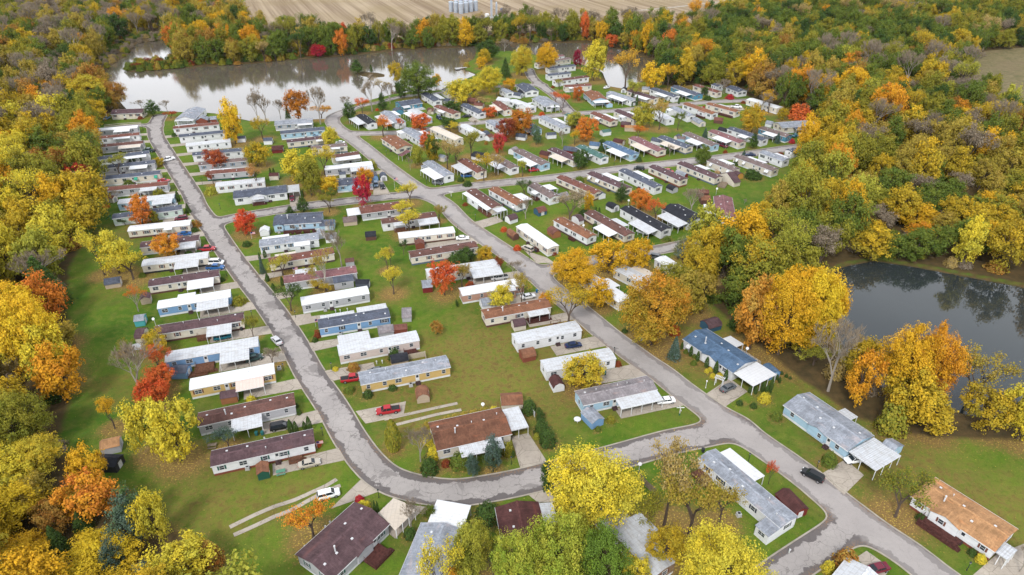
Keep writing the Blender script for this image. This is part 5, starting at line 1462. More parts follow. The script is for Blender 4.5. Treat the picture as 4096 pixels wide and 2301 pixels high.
TREE_DATA = """e 1905 925 640 300 O round m
e 2160 590 -30 330 Y tall A
e 1145 882 760 120 y round
e 1240 155 5 130 b bare
e 900 120 0 160 b bare
e 1055 220 0 190 g cone
e 1290 250 150 170 m sparse R
e 755 845 770 42 d arb
e 800 838 760 42 d arb
e 885 822 752 42 d arb
e 600 1000 740 270 l sparse
e 150 1290 830 270 r tall m
e 1335 490 420 66 d bush
e 720 1140 1065 130 G bush
e 410 1235 1140 110 g bush
e 880 255 205 70 m bush
e 1835 1250 1150 170 l bush
e 1860 1130 980 160 m sparse n
a 1180 1100 800 260 n round u
a 960 1110 740 430 l round y
f 1090 645 360 240 Y round l
f 110 890 550 330 y round G
f 2300 430 170 260 R round O
f 1340 305 15 170 g cone
f 1790 490 200 280 O sparse
f 2010 425 240 100 R sparse
f 2355 650 410 170 R round O
f 2455 835 455 210 G tall d
f 2250 880 590 190 l round G
f 680 1090 640 420 l round Y
f 830 1280 740 360 h round G
f 1010 1010 620 300 l sparse y
f 1080 1446 1180 200 G sparse
f 1060 1265 1005 270 Y round A
f 1530 1440 1000 260 r tall M
f 1570 1215 890 210 o tall
f 2150 1385 1080 270 l sparse Y
f 110 1185 880 240 o sparse t
f 2150 945 750 80 b bare
f 1650 905 760 100 l bush
f 280 1010 912 40 d arb
f 325 1008 910 40 d arb
b 430 1198 900 240 n round o
b 650 1252 870 200 b bare
b 660 1192 1060 200 o sparse A
b 110 1262 890 180 b bare
b 250 1202 1000 110 b bare
b 30 1252 940 110 b bare
b 70 1400 1180 170 y sparse
b 325 1200 1050 70 d spruce
b 1640 1000 612 340 G big g
b 1410 830 620 140 y tall
b 1470 990 805 140 g round
b 1820 870 740 100 A round
b 1170 1122 790 170 b bare
b 1350 1042 840 130 b bare
b 1265 940 780 170 t bare
b 1070 1142 985 140 R sparse
b 900 1102 970 100 b bare
b 2050 1042 780 240 l round Y
b 2190 980 765 180 l round Y
b 2350 922 665 240 l round Y
b 2300 640 485 150 y round
b 2270 690 565 110 A round
b 2510 775 575 140 d spruce
b 2330 602 395 220 d round g
b 2500 520 400 130 b bare
b 2535 920 785 110 o round
b 1020 742 600 140 d cone
b 1160 722 650 28 d arb
b 1280 1112 1000 100 g cone
b 1265 1030 930 60 g cone
b 870 560 285 150 O tall o
b 640 575 440 150 r round M
b 1500 980 960 50 A sparse
b 1220 1112 1085 36 r bush
b 2120 672 610 60 u bush
c 100 762 455 230 y round l
c 345 720 425 210 A round y
c 820 812 400 270 Y tall l
c 880 700 385 150 h round
c 655 682 495 95 M tall m
c 1140 875 520 300 u sparse A
c 1400 912 615 220 Y round A
c 1565 900 640 120 A sparse
c 1700 862 535 240 y tall h
c 1350 560 225 130 A tall y
c 1240 510 300 140 A tall o
c 1580 590 295 180 O tall o
c 730 400 120 110 R tall O
c 1000 480 345 130 R round
c 120 455 375 120 n round
c 2230 860 680 180 b bare
c 1240 970 810 150 l sparse g
c 610 990 905 50 h bush
h 450 365 75 200 l sparse
h 560 705 355 320 h round l
h 790 735 315 250 t sparse y
h 1040 742 495 150 G sparse
h 510 858 665 190 O sparse
h 2030 775 372 330 h round A
h 2440 612 440 135 y round
h 1400 865 700 110 s spruce
h 2050 985 785 150 d cone
h 1390 1195 945 190 G cone g
h 2380 875 770 100 s spruce
h 1930 1075 1005 70 s spruce
h 1400 275 150 100 g round
h 1440 335 245 100 d bush
h 1740 320 250 110 M bush
h 1660 255 60 190 b bare
h 2255 505 225 240 A sparse
h 2150 500 215 240 b bare
h 1820 1205 1110 80 d bush
h 2420 1085 1030 90 m bush
h 1520 740 -100 20 d arb
h 432 325 240 42 d arb
h 490 410 270 42 d arb
h 1055 390 300 36 d arb
h 925 380 325 26 d arb
h 520 1160 1065 80 d bush
h 95 1045 955 70 d bush
h 20 940 845 90 d bush
h 15 1020 930 80 d bush
h 900 1065 960 50 d arb
h 930 1090 940 90 b bare
h 430 425 360 26 d arb
h 2040 1380 1290 200 g bush
h 2010 1310 1240 90 g bush
h 1920 380 340 60 m bush
h 1390 440 415 40 M bush
h 1160 955 918 50 m bush
h 1680 1048 995 60 m bush
h 1910 615 575 50 n bush
d 315 1185 1000 240 R bush O
d 240 1440 1380 60 M bush
d 90 1440 1330 80 s spruce
g 870 570 420 190 R round O
g 1285 820 435 350 n round o
g 1090 895 575 260 m round n
g 988 1055 765 180 M tall R
g 1492 938 655 150 s cone g
g 2160 892 545 280 O round o
g 2010 710 475 260 l round
g 2005 945 725 130 A sparse
g 1850 445 245 170 R sparse
g 1745 400 220 130 R sparse
g 2050 352 148 140 O round n
g 1800 212 50 100 l sparse
g 370 505 335 230 g round
g 320 705 575 260 g round
g 335 765 650 260 y sparse l
g 620 1110 715 280 h sparse G
g 105 1165 785 200 G tall y
g 300 1260 860 300 t sparse
g 420 1240 900 280 t sparse
g 790 1420 1045 230 y sparse
g 950 1350 1055 210 t sparse
g 1310 1362 1130 200 l sparse
g 2090 1255 995 250 g round
g 780 440 290 240 t sparse
g 1140 225 48 150 A round
g 960 290 170 140 G sparse
g 1080 260 120 120 t sparse
g 2380 915 845 95 d bush
g 2365 1010 930 80 d bush
g 2445 1045 965 75 d bush
g 1568 540 482 80 r bush
g 1715 172 140 50 m bush
g 1610 500 425 40 d arb
g 1738 495 400 40 d arb
g 1865 590 505 90 b bare
g 1840 960 760 120 b bare
g 680 710 610 90 b bare
g 765 765 705 70 n bush
g 820 930 870 50 n bush
g 1205 450 390 60 g cone
g 1335 780 740 40 d bush
k 1335 465 212 200 g sparse
k 195 785 565 170 h sparse
k 1350 755 480 200 b bare
k 1940 822 395 420 t sparse b
k 2190 655 375 150 A tall y
k 2130 700 620 130 g bush
k 1060 920 845 90 r bush
k 1232 1172 1090 88 r bush
k 1725 1230 1180 90 m bush
k 2290 680 595 40 d arb
k 2335 705 600 40 d arb
k 2070 265 155 130 G bush
k 2150 325 262 90 G bush
k 540 575 530 70 m bush
k 560 1330 1120 260 g round
k 420 1350 1170 240 g bush
k 810 1320 1100 220 h round A
k 820 1350 1280 90 Y bush
k 1000 1440 1270 130 m sparse n
k 570 310 255 120 g bush
k 2280 895 790 80 g bush
k 480 250 170 90 g bush
l 622 705 465 180 g cone
l 875 805 510 290 O round o
l 1075 925 665 230 R sparse O
l 1550 845 525 300 b bare
l 1440 1480 1165 260 h cone s
l 1700 200 -60 190 G cone g
l 2270 730 660 50 b bare
l 1230 1210 1150 110 G bush
l 2420 375 310 160 g bush
i 760 505 75 340 o tall O
i 905 470 300 150 G tall h
i 2140 630 285 330 r tall R
i 1100 950 605 350 O tall A
i 230 1175 560 350 l sparse Y
i 430 1150 545 420 l round Y
i 620 1235 800 440 l sparse Y
i 1225 185 45 62 d arb
i 1355 335 205 100 d spruce
i 390 180 40 110 b bare
i 285 380 225 90 O sparse
i 1460 520 415 130 n bush
i 1440 590 525 90 g bush
i 960 115 30 170 h bush
i 510 510 410 130 g sparse
i 1360 910 835 110 d bush
i 1490 890 825 90 d bush
i 1805 1250 1190 70 d bush
i 740 1195 1130 90 G bush
i 2140 780 745 120 d bush
j 445 1180 880 340 h sparse l
j 175 1155 920 100 s spruce
j 1232 1065 470 290 b bare
j 1030 1380 880 420 u bare
j 1020 1395 1230 330 y sparse
j 1850 1115 815 220 Y sparse
j 1930 1430 1045 300 Y sparse
j 2060 430 170 330 Y sparse
j 2140 615 290 390 Y sparse
j 2065 905 725 130 g sparse
j 140 992 875 42 d arb
j 205 938 838 60 d arb
j 240 1258 1155 66 d arb
j 315 1368 1288 58 d arb
j 440 1315 1195 55 d arb
j 1895 1080 770 150 t sparse
j 720 338 128 180 g cone
j 545 360 252 120 g cone
j 1068 335 60 220 h sparse
j 620 600 500 90 b bare
j 550 655 610 36 G arb
j 607 650 604 36 G arb
j 712 630 580 40 G arb
j 825 615 570 40 G arb
j 2540 460 235 130 t sparse
j 705 130 40 50 d arb
j 1275 400 358 45 h bush
n 50 650 285 350 g sparse
n 2110 435 -60 350 r tall O
n 2010 962 772 170 n round u
n 1440 1292 1112 160 g bush
n 880 1432 1325 140 n bush
n 2345 335 20 200 t sparse
n 2450 335 235 110 m bush
n 405 1000 870 90 m bush
n 370 1060 990 80 g bush
n 2275 600 500 50 g cone
n 640 1440 1390 70 Y bush
m 600 1060 745 350 h round y
m 640 1340 940 320 R sparse O
m 700 1540 1180 330 R round O
m 620 1480 1300 250 R sparse
m 1890 835 555 200 h sparse
m 2155 1205 960 270 b sparse
m 350 490 170 250 O bare
m 1700 385 265 180 h bush
m 1475 80 15 70 d bush
m 2160 195 112 56 d arb
m 2080 85 0 62 d arb
m 2450 170 125 40 d arb
w 800 612 320 240 b bare
w 655 802 610 140 A sparse
w 715 370 290 90 h sparse
q 60 1170 600 360 l round Y
q 320 1240 580 440 l round Y
q 50 680 390 300 O round r
q 800 1130 865 280 s sparse
q 2455 1125 832 190 h arb
q 1425 962 828 70 d arb
q 1475 962 842 60 d arb
q 1560 932 845 52 d arb
q 1610 935 795 66 d arb
q 1022 652 568 100 Y bush
q 1480 700 640 40 d bush
q 1500 770 700 55 d bush
q 2195 590 510 100 g bush
q 2440 520 465 90 g bush
q 2010 540 485 110 G bush
q 2060 330 240 110 n bush
q 1870 330 290 60 Y bush
q 1695 1090 1030 60 r bush
s 390 1065 610 440 A sparse O
s 1555 400 215 170 g bush
s 1465 305 -60 230 b bare
s 1380 130 -50 120 b bare
s 1990 435 222 160 s cone
s 2195 400 35 210 s cone
s 1860 330 200 200 G bush
s 1720 340 270 90 m bush
s 1555 110 20 120 Y bush
s 1600 250 110 130 Y bush
s 2350 230 60 110 h bush
s 2395 255 190 50 d arb
s 1560 835 722 110 G bush
s 1685 852 730 116 G bush
s 1598 905 745 90 G cone
s 1018 875 695 40 d arb
s 1045 862 700 36 d arb
s 850 700 632 90 M bush
s 890 778 690 140 Y bush
s 1372 1005 690 230 b bare
s 1365 1055 960 130 g bush
s 2140 860 705 250 g bush
s 1990 1500 850 420 l big G
s 1690 1760 1080 420 l sparse Y
s 1810 1640 1345 250 o round
s 2200 1560 1000 320 h sparse
r 425 520 460 70 u bush
r 590 480 425 90 u bush
r 650 465 415 90 u bush
r 720 440 400 80 u bush
r 795 430 380 90 u bush
r 880 410 352 90 u bush
r 955 395 345 70 Y bush
r 425 600 570 70 Y bush
r 1240 395 266 118 g bush
r 1325 485 368 90 g cone
r 1340 575 420 116 g bush
r 1390 655 485 128 g bush
r 1300 610 555 50 l bush
r 1795 545 505 50 G bush
r 1900 470 420 70 h bush
t 900 935 115 860 Y big l
t 480 620 270 170 d round
t 560 1560 775 720 v big l
t 180 1750 960 480 v big
t 1010 1640 925 520 v big g
t 1330 1640 1225 300 Y round
t 1650 940 80 520 t sparse u
t 1900 1050 330 620 h sparse u
t 2200 930 420 380 u sparse
t 1650 1340 915 380 y round
t 2150 1730 930 780 Y big l
t 1480 1000 560 380 h sparse
o 1240 500 92 450 A round y
o 1590 360 5 360 A tall y
o 1880 310 -5 300 A round
o 1490 706 412 280 A cone
o 2020 1075 322 660 o big h
o 2250 640 230 480 h big
o 2420 760 300 380 u round
o 2480 560 60 360 y tall
o 1185 890 475 400 y sparse
o 960 665 545 150 o round
o 510 715 465 260 Y round l
o 720 675 355 220 u sparse
o 640 405 225 160 b bare
o 2255 965 868 120 r bush
o 2250 1218 985 170 s spruce
o 1340 1510 1145 400 l round y
o 680 122 62 66 r bush
o 205 495 430 86 r bush
o 120 510 255 140 u sparse
o 510 350 205 90 m sparse
o 1760 950 900 60 g bush
o 1830 960 760 110 O sparse
o 1690 1290 1225 70 m bush
o 865 945 900 50 n bush
o 1560 1400 1330 10 g bush
p 405 690 590 46 d arb
p 475 740 640 46 d arb
p 565 800 700 54 d arb
p 655 865 740 56 d arb
p 755 935 825 52 d arb
p 318 620 550 36 d arb
p 360 660 605 50 G bush
p 445 705 660 46 G bush
p 440 775 722 66 G bush
p 572 850 812 50 Y bush
p 605 835 792 50 Y bush
p 630 900 855 56 Y bush
p 700 895 850 70 Y bush
p 900 1175 1120 66 g bush
p 1040 1205 1145 66 g bush
p 1150 1140 1040 120 Y bush
p 1000 1060 995 42 d arb
p 1048 1030 965 42 d arb
p 1060 1070 1000 42 d arb
p 1130 1050 945 48 d arb
p 1165 1080 980 48 d arb
p 1205 1060 900 46 d arb
p 1275 930 875 36 g arb
p 1300 960 900 36 g arb
p 1320 870 835 40 g bush
p 1370 900 855 36 g bush
p 1410 920 885 30 g bush
p 1270 1320 1220 110 G bush
p 0 0 0 1 d skip
p 1285 672 -200 560 y big A
p 1560 640 -210 500 Y big y
p 1000 620 -140 460 u tall o
p 1720 560 -150 320 y tall A
p 1640 780 560 330 l sparse
p 1790 1045 340 420 b bare
p 2060 1170 590 320 o tall A
p 1500 650 100 420 y round
u 722 485 190 260 h sparse g
u 435 765 650 130 n bush
u 340 790 725 70 Y bush
u 345 185 108 84 G bush
u 862 500 458 46 g bush
u 1158 700 660 46 g bush
u 1205 735 690 56 Y bush
u 1430 800 640 110 b bare
u 2 300 170 60 r sparse
v 700 650 195 300 A big y
v 860 660 205 260 A big o
v 780 760 420 300 y round
v 1130 655 350 310 u sparse
v 1215 800 545 260 y round
v 1420 860 530 260 l round Y
v 900 800 590 280 y round h
v 690 810 620 160 h bush
x 560 480 215 310 O round A
x 60 560 290 420 Y big y
x 150 810 600 380 y big A
x 240 430 230 220 u round
x 330 560 380 200 n round
x 60 330 60 380 Y big l
x 230 250 20 300 y big l
x 785 540 310 180 g cone s
x 920 630 310 170 Y round
x 610 800 585 420 Y round y
x 1060 840 615 340 l round Y
x 1200 760 595 140 n bush
x 750 640 425 200 g cone s
x 350 690 530 150 d spruce
x 480 560 450 130 d spruce
x 400 460 375 60 d spruce
x 680 830 620 130 s cone
x 830 860 760 160 s cone
x 510 820 735 120 d spruce
w 250 500 20 330 Y big A
w 130 330 -60 330 A big Y
w 320 560 190 260 Y round
w 360 330 190 190 u round"""
for row, txt in HOME_DATA:
    for i, ln in enumerate(txt.strip().split('\n')):
        a = ln.split()
        home(a[0], *[float(q) for q in a[1:5]], float(a[5]), a[6], a[7], ' '.join(a[8:]), row, i)
for ln in SHED_DATA.split('\n'):
    d, lab = ln.split('|')
    if lab == 'skip': continue
    a = d.split(); shed(a[0], *[float(q) for q in a[1:6]], a[6], a[7], a[8], lab)
shed('z', 1947, 1259, 1994, 1309, 3.4, 'R', 'RD', 'g', 'long maroon metal shed beside the main road')
shed('z', 2200, 1148, 2228, 1166, 6, 'L', 'S', 'gv', 'light blue shed behind the light blue house carport')
for ln in CAR_DATA.split('\n'):
    d, lab = ln.split('|'); a = d.split(); vehicle(a[0], *[float(q) for q in a[1:5]], a[5], a[6], lab)
for ln in TREE_DATA.split('\n'):
    a = ln.split()
    if a[6] == 'skip' or float(a[4]) < 15 or (a[6] == 'arb' and float(a[3]) < 0 and a[0] != 'e'): continue
    tree(a[0], *[float(q) for q in a[1:5]], a[5], a[6], a[7] if len(a) > 7 else None)
free = [(p[3].x, p[3].y, 0) for p in PLANTED if p[5] > 4]
allw, wr = woodland(free, 0)
cnt = {}
for p in PLANTED: cnt[KIND[p[1]][0]] = cnt.get(KIND[p[1]][0], 0) + 1
rest = []; lim = {'broadleaf_tree': 298, 'thinning_tree': 200, 'bare_tree': 160, 'conifer_tree': 120}
WOOD_IND = []
for t in allw:
    nm = KIND[t[4]][0]; vis = -60 < t[6] < 2640 and t[7] < 1600
    if vis and cnt.get(nm, 0) < lim.get(nm, 0):
        cnt[nm] = cnt.get(nm, 0) + 1
        x, y, h, w, kind, col, zx, zy = t
        if kind == 'round' and zy > 700: kind = 'big'
        plant(Vector((x, y, 0)), h, w, kind, col, None, wr, None, False); PLANTED[-1].append((zx, zy))
    else: rest.append((t[0], t[1], t[2], t[3], t[4], t[5]))
# understorey along the wood edges and inside
ur = random.Random(9)
for t in allw:
    for k in range(2):
        if ur.random() < .8:
            x = t[0] + ur.uniform(-5, 5); y = t[1] + ur.uniform(-5, 5); P1 = np.array([[x, y]])
            if (inside(P1, FLEFT) | inside(P1, FNORTH) | inside(P1, FRIGHT))[0] and sdf(P1, LAKE)[0] > .5 and sdf(P1, POND)[0] > .5 and not inside(P1, FIELD)[0] and not inside(P1, DRYF)[0]:
                rest.append((x, y, ur.uniform(1.5, 4.5), ur.uniform(3, 6.5), 'bush', ur.choice('GGhnupptbg')))
cand = np.column_stack([np.random.default_rng(15).uniform(PENIN[:,0].min(), PENIN[:,0].max(), 400), np.random.default_rng(16).uniform(PENIN[:,1].min(), PENIN[:,1].max(), 400)])
cand = cand[inside(cand, PENIN) & (sdf(cand, LAKE) > .3)]
for x, y in cand[:130]: rest.append((x, y, ur.uniform(2, 5), ur.uniform(3, 6), ur.choice(('bush', 'bush', 'bush', 'sparse')), ur.choice('GGhdnmu')))
cand = np.column_stack([np.random.default_rng(25).uniform(BANK[:,0].min(), BANK[:,0].max(), 900), np.random.default_rng(26).uniform(BANK[:,1].min(), BANK[:,1].max(), 900)])
cand = cand[inside(cand, BANK) & (sdf(cand, LAKE) > .5)]
for x, y in cand[:260]: rest.append((x, y, ur.uniform(1.5, 4), ur.uniform(3, 6), 'bush', ur.choice('GGhdpputb')))
NB = catmull(Z([(480,163),(640,154),(790,140),(890,133),(990,122),(1078,117),(1195,112),(1290,102),(1468,101)]), 2.2)
for x, y in NB:
    for k in range(2): rest.append((x + ur.uniform(-2, 2), y + ur.uniform(.5, 6), ur.uniform(1.5, 4.5), ur.uniform(3, 6), 'bush', ur.choice('GGhduntm')))
print('planted', cnt, 'rest', len(rest))
build_wood(rest, wr)
# labels for everything growing
def side_of(p):
    zx, zy = p
    if zx < 640: return 'left wood' if zy > 300 else 'far left wood'
    if zy < 175 and zx < 1500: return 'lakeside tree belt'
    return 'right wood' if zy > 480 else 'far right wood'
seen = {}; items = []
HP = np.array([[h[0].x, h[0].y] for h in HOMES])
for it in PLANTED:
    root, kind, col, b, h, w = it[:6]; nm = {'round': 'tree', 'tall': 'tree', 'big': 'tree', 'cone': 'tree', 'sparse': 'thin tree', 'bare': 'bare tree', 'spruce': 'spruce', 'arb': 'evergreen', 'bush': 'shrub'}[kind]
    u, v = proj((b.x, b.y, 0)); z = (u * .6289, v * .6289)
    if len(it) > 6: base = ('w', f"{LN[col]} {nm}", side_of(z)); 
    else:
        i = int(np.argmin(np.hypot(HP[:, 0] - b.x, HP[:, 1] - b.y))); dd = float(np.hypot(HP[i, 0] - b.x, HP[i, 1] - b.y))
        if dd < 24: base = ('h', f"{LN[col]} {nm}", HOMES[i][2])
        else: base = ('w', f"{LN[col]} {nm}", 'open ground or wood edge ' + ('on the left' if z[0] < 700 else 'on the right' if z[0] > 1750 else 'by the lake' if z[1] < 330 else 'in the middle'))
    seen.setdefault(base, []).append((z, root))
def ordn(i):
    i += 1
    if i <= len(ORDW): return ORDW[i-1]
    s = 'th' if 10 <= i % 100 <= 20 else {1: 'st', 2: 'nd', 3: 'rd'}.get(i % 10, 'th'); return f"{i}{s}"
for (m_, d, pl), L in seen.items():
    if m_ == 'w':
        L.sort(key=lambda t: -t[0][1])
        for i, (z, r) in enumerate(L):
            r['label'] = f"{d} in the {pl}, {ordn(i)} of these from the bottom" if 'open' not in pl else f"{d}, {ordn(i)} lowest on {pl}"
    else:
        L.sort(key=lambda t: t[0][0])
        for i, (z, r) in enumerate(L):
            pre = '' if len(L) == 1 else ORDW[i] + ' '
            r['label'] = f"{pre}{d} by the {pl}".replace('counted from its left', 'from left').replace(', from the crossing', '')[:200]
for it in PLANTED:   # keep labels to sixteen words
    wds = it[0]['label'].split()
    if len(wds) > 16: it[0]['label'] = ' '.join(w_ for w_ in wds if w_ not in ('the', 'of', 'from'))
for h in HOMES:
    wds = h[1]['label'].split()
    if len(wds) > 16: h[1]['label'] = ' '.join(w_ for w_ in wds if w_ not in ('the', 'of'))
build_roads(); build_drives(); build_ground()
water('lake_water', LAKE, (.105, .088, .068), .08, 1.62)
water('pond_water', POND, (.028, .035, .036), .04, 1.45)
# track through the far left wood, and farm track
def strip(name, reg, pts, w, mat, z=.04):
    c = catmull([gnd(reg, *p).xy for p in pts]); b = MB(); L = []
    for i, p in enumerate(c):
        d = c[min(i+1, len(c)-1)] - c[max(i-1, 0)]; d = d / np.linalg.norm(d); n = np.array([-d[1], d[0]]) * w / 2; L.append((p + n, p - n))
    for (a, e), (a2, e2) in zip(L, L[1:]): b.face([(*a, z), (*e, z), (*e2, z), (*a2, z)])
    tag(b.build(name, mat), kind='structure')
GRAVEL = flat('gravel_track', (.42, .37, .31), .95, .1, 0, .2, .4)
strip('path', 'z', [(-40,248),(0,230),(60,196),(135,165),(200,130),(280,90),(335,55),(400,30)], 3.2, GRAVEL)
strip('path', 'z', [(1540,32),(1600,27),(1680,20),(1750,12),(1900,-6)], 4, GRAVEL)
strip('path', 'a', [(1045,1278),(1200,1262),(1420,1245)], 1.6, CONC, .06)
strip('path', 'a', [(1045,1262),(1200,1246),(1420,1232)], 0.9, CONC, .065)
strip('path', 'r', [(75,460),(300,410),(500,365),(664,330)], .95, CONC, .06)
strip('path', 'r', [(95,522),(300,470),(500,420),(695,382)], .95, CONC, .06)
strip('path', 's', [(0,755),(200,690),(400,600),(520,545),(620,482)], 1.0, CONC, .06)
strip('path', 's', [(0,855),(150,800),(330,700),(520,600),(660,545)], 1.0, CONC, .06)
strip('path', 's', [(-640,1700),(1050,1440)][:0] or [(-455,965),(-200,840),(0,755)], 1.0, CONC, .06)
strip('path', 's', [(-415,1045),(-200,950),(0,855)], 1.0, CONC, .06)
for ang, pts in ((0, [('r',1095,600),('r',1170,852),('r',1385,800),('r',1235,570)]), (0, [('s',560,780),('s',870,480),('s',1040,608),('s',820,690)]),
    (0, [('p',570,1070),('p',750,1205),('p',980,1050),('p',800,915)]), (0, [('u',300,245),('u',432,362),('u',545,250),('u',440,160)]),
    (0, [('q',2070,745),('q',2170,868),('q',2550,790),('q',2576,645)]), (0, [('u',1165,818),('u',1300,700),('u',1456,640),('u',1456,818)]),
    (0, [('u',500,720),('u',560,680),('u',700,780),('u',640,850)]), (0, [('f',1655,1285),('f',1885,1262),('f',1770,1075),('f',1655,1095)]),
    (0, [('f',540,1432),('f',655,1425),('f',660,1240),('f',520,1245)]), (0, [('k',672,800),('k',780,880),('k',1050,790),('k',960,720)]),
    (0, [('k',1500,1350),('k',1735,1350),('k',1640,1280),('k',1330,1180)]), (0, [('t',275,630),('t',380,715),('t',560,710),('t',500,590)]),
    (0, [('s',1350,740),('s',1510,760),('s',1210,1080),('s',1110,1000)]), (0, [('g',575,600),('g',640,640),('g',755,630),('g',640,560)]),
    (0, [('q',1160,580),('q',1545,540),('q',1470,430),('q',1150,490)][:0] or [('h',1700,410),('h',1800,480),('h',1950,470),('h',1880,400)])):
    q = np.array([[*gnd(*p).xy] for p in pts])
    DRV2 = MB(); z = .075
    A = [(*p, z) for p in q]; DRV2.face(A)
    for k in range(4): DRV2.face([(*q[k-1], -.05), (*q[k], -.05), A[k], A[k-1]])
    tag(DRV2.build('driveway_path', CONC), kind='structure')
# lamps, signs, bins and garden things
for i, (r, x, y, lab) in enumerate((('s',1045,665,'black yard lamp in a mulch ring below the bend'),('q',1740,985,'black yard lamp by the column evergreens'),('q',1348,335,'black yard lamp right of the silver roofed home'),
    ('k',677,768,'black yard lamp by the corner home\'s path'),('k',440,942,'black yard lamp by the white roofed home'),('k',1398,1300,'black yard lamp in a ring by the beige suv'),('i',1598,715,'black yard lamp above the red pickup'),
    ('i',1870,1190,'black yard lamp above the blue pickup\'s home end'),('m',1877,570,'black yard lamp right of the blue canopy home'),('u',277,212,'black yard lamp beside the black suv'),('o',1650,1178,'black yard lamp near the thin white roofed home'),
    ('e',915,405,'lamp beside the white roofed home near the turning end'),('e',1712,1132,'lamp by the green skirted home'),('f',1832,740,'lamp before the orange brown roofed house'),('f',1510,772,'lamp by the white canopy home'),
    ('f',2370,1130,'lamp on the crossing corner lawn'),('n',110,738,'black yard lamp by the long white roof'),('n',595,1440,'black yard lamp by the pinkish home'),('r',1097,820,'black yard lamp by the silver canopy house'),('u',1130,790,'lamp by the orange roofed house path'),
    ('l',524,205,'lamp before the blue roofed home'),('i',1785,290,'lamp on the white gable home\'s front lawn'),('t',2500,300,'black yard lamp beside the long white canopy'))): lamp_post(r, x, y, lab)
lamp_post('p', 560, 1012, 'white yard lamp on the blue roofed house lawn', True)
sign_post('k', 353, 472, 'street name sign on the crossing corner'); sign_post('r', 2450, 425, 'street name sign in a stone ring on the corner lawn')
flag('i', 2205, 690, 'flag pole under the round red tree'); flag('s', 425, 170, 'flag at the end of the white maroon skirted home', 2.0); flag('n', 380, 860, 'flag before the blue home by the left lane', 2.4); flag('j', 585, 1150, 'flag on the lawn above the mauve roofed home', 2.0); flag('f', 1945, 1205, 'flag pole on the crossing corner lawn', 5.0)
bin_('o', 872, 555, 'blue', 'blue trash bin beside the middle road'); bin_('r', 1848, 100, 'teal', 'teal bin by the yellow-green tree'); bin_('k', 1053, 780, 'dark', 'black bin at the corner home driveway'); bin_('t', 2040, 208, 'dark', 'black bin at the long white canopy corner')
bin_('q', 1075, 985, 'teal', 'teal bin before the striped carport, left one'); bin_('q', 1135, 980, 'teal', 'teal bin before the striped carport, right one'); bin_('k', 1487, 1205, 'dark', 'black bin beside the beige suv'); bin_('m', 1735, 745, 'dark', 'dark bin at the cream home end')
picnic('q', 630, 1105, .2, WOODM, 'weathered wooden picnic table on the lower left lawn')
picnic('q', 1320, 1370, .3, flat('picnic_green', (.10, .26, .18)), 'green and pink picnic table on the patio')
# round white table
p = gnd('r', 1628, 475); root = empty('garden_table', Matrix.Translation(p)); b = MB(); b.lathe([(.85, .72), (.85, .77)], 20); b.build('table_top', TRIM, root)
for i in range(4):
    b = MB(); a = i * 1.571; b.tube((.15*math.cos(a), .15*math.sin(a), .72), (.6*math.cos(a), .6*math.sin(a), 0), .04, .04, 6); b.build('leg', TRIM, root)
tag(root, 'round white garden table on the lawn beside the blue shed', 'garden table')
# tan carport beside the dark roofed bottom home
def free_carport(pts, h, rise, roof, label, n=4):
    Q = [gnd(*p, h) for p in pts]  # near-left, near-right, far-right, far-left at eave height
    o = (Q[0] + Q[1] + Q[2] + Q[3]) / 4; o.z = 0; root = empty('carport', Matrix.Translation(o)); P = [q - o for q in Q]
    b = MB(); up = Vector((0, 0, rise)); m0 = (P[0] + P[1]) / 2 + up; m1 = (P[3] + P[2]) / 2 + up; dn = Vector((0, 0, -.08))
    for a, e in ((P[0], P[3]), (P[1], P[2])):
        for k in range(24):
            t0, t1 = k/24, (k+1)/24; z = Vector((0, 0, .04 * (k % 2)))
            q = [a.lerp(e, t0)+z, a.lerp(e, t1)+z, m0.lerp(m1, t1)+z, m0.lerp(m1, t0)+z]; b.face(q); b.face([v + dn for v in q[::-1]])
            b.face([q[0], q[0]+dn, q[1]+dn, q[1]])
    b.build('roof', roofmat(roof), root)
    for a, e in ((P[0], P[3]), (P[1], P[2])):
        for k in range(n): q = a.lerp(e, .04 + .92*k/(n-1)); b = MB(); b.box(q.x-.06, q.x+.06, q.y-.06, q.y+.06, 0, h + .02); b.build('post', POST, root)
    tag(root, label, 'carport', 'free standing carports')
free_carport([('s',1035,825),('s',1208,998),('s',1415,797),('s',1192,672)], 2.5, .55, 't', 'tan gable carport beside the dark roofed bottom home')
free_carport([('f',1985,745),('f',2035,760),('f',2155,690),('f',2100,668)][:4], 2.3, .2, 'M', 'mauve carport before the orange brown roofed house', 2)
free_carport([('m',258,1010),('m',270,1020),('m',410,985),('m',400,915)][:0] or [('m',262,1018),('m',410,1000),('m',402,915),('m',262,938)], 2.1, .2, 's', 'small metal lean-to beside the cream barn shed', 2)
deck_thing('l', 1905, 500, 2010, 520, 6, WOODM, 'weathered wooden deck behind the long cream home')
deck_thing('m', 1020, 1392, 1285, 1340, 2.4, DECKM['n'], 'low brown deck before the long blue home', .3)
fence('r', [(1250,380),(1285,440)], 1.5, TRIM, 'short white fence panel beside the round evergreen')
fence('n', [(1590,1310),(1850,1262),(1862,1325)], 1.7, flat('tan_fence', (.55, .48, .38)), 'tan board fence behind the yellow home')
fence('t', [(1390,460),(1470,560),(1560,640)], 1.8, WOODM, 'grey board fence below the thin tan trees')
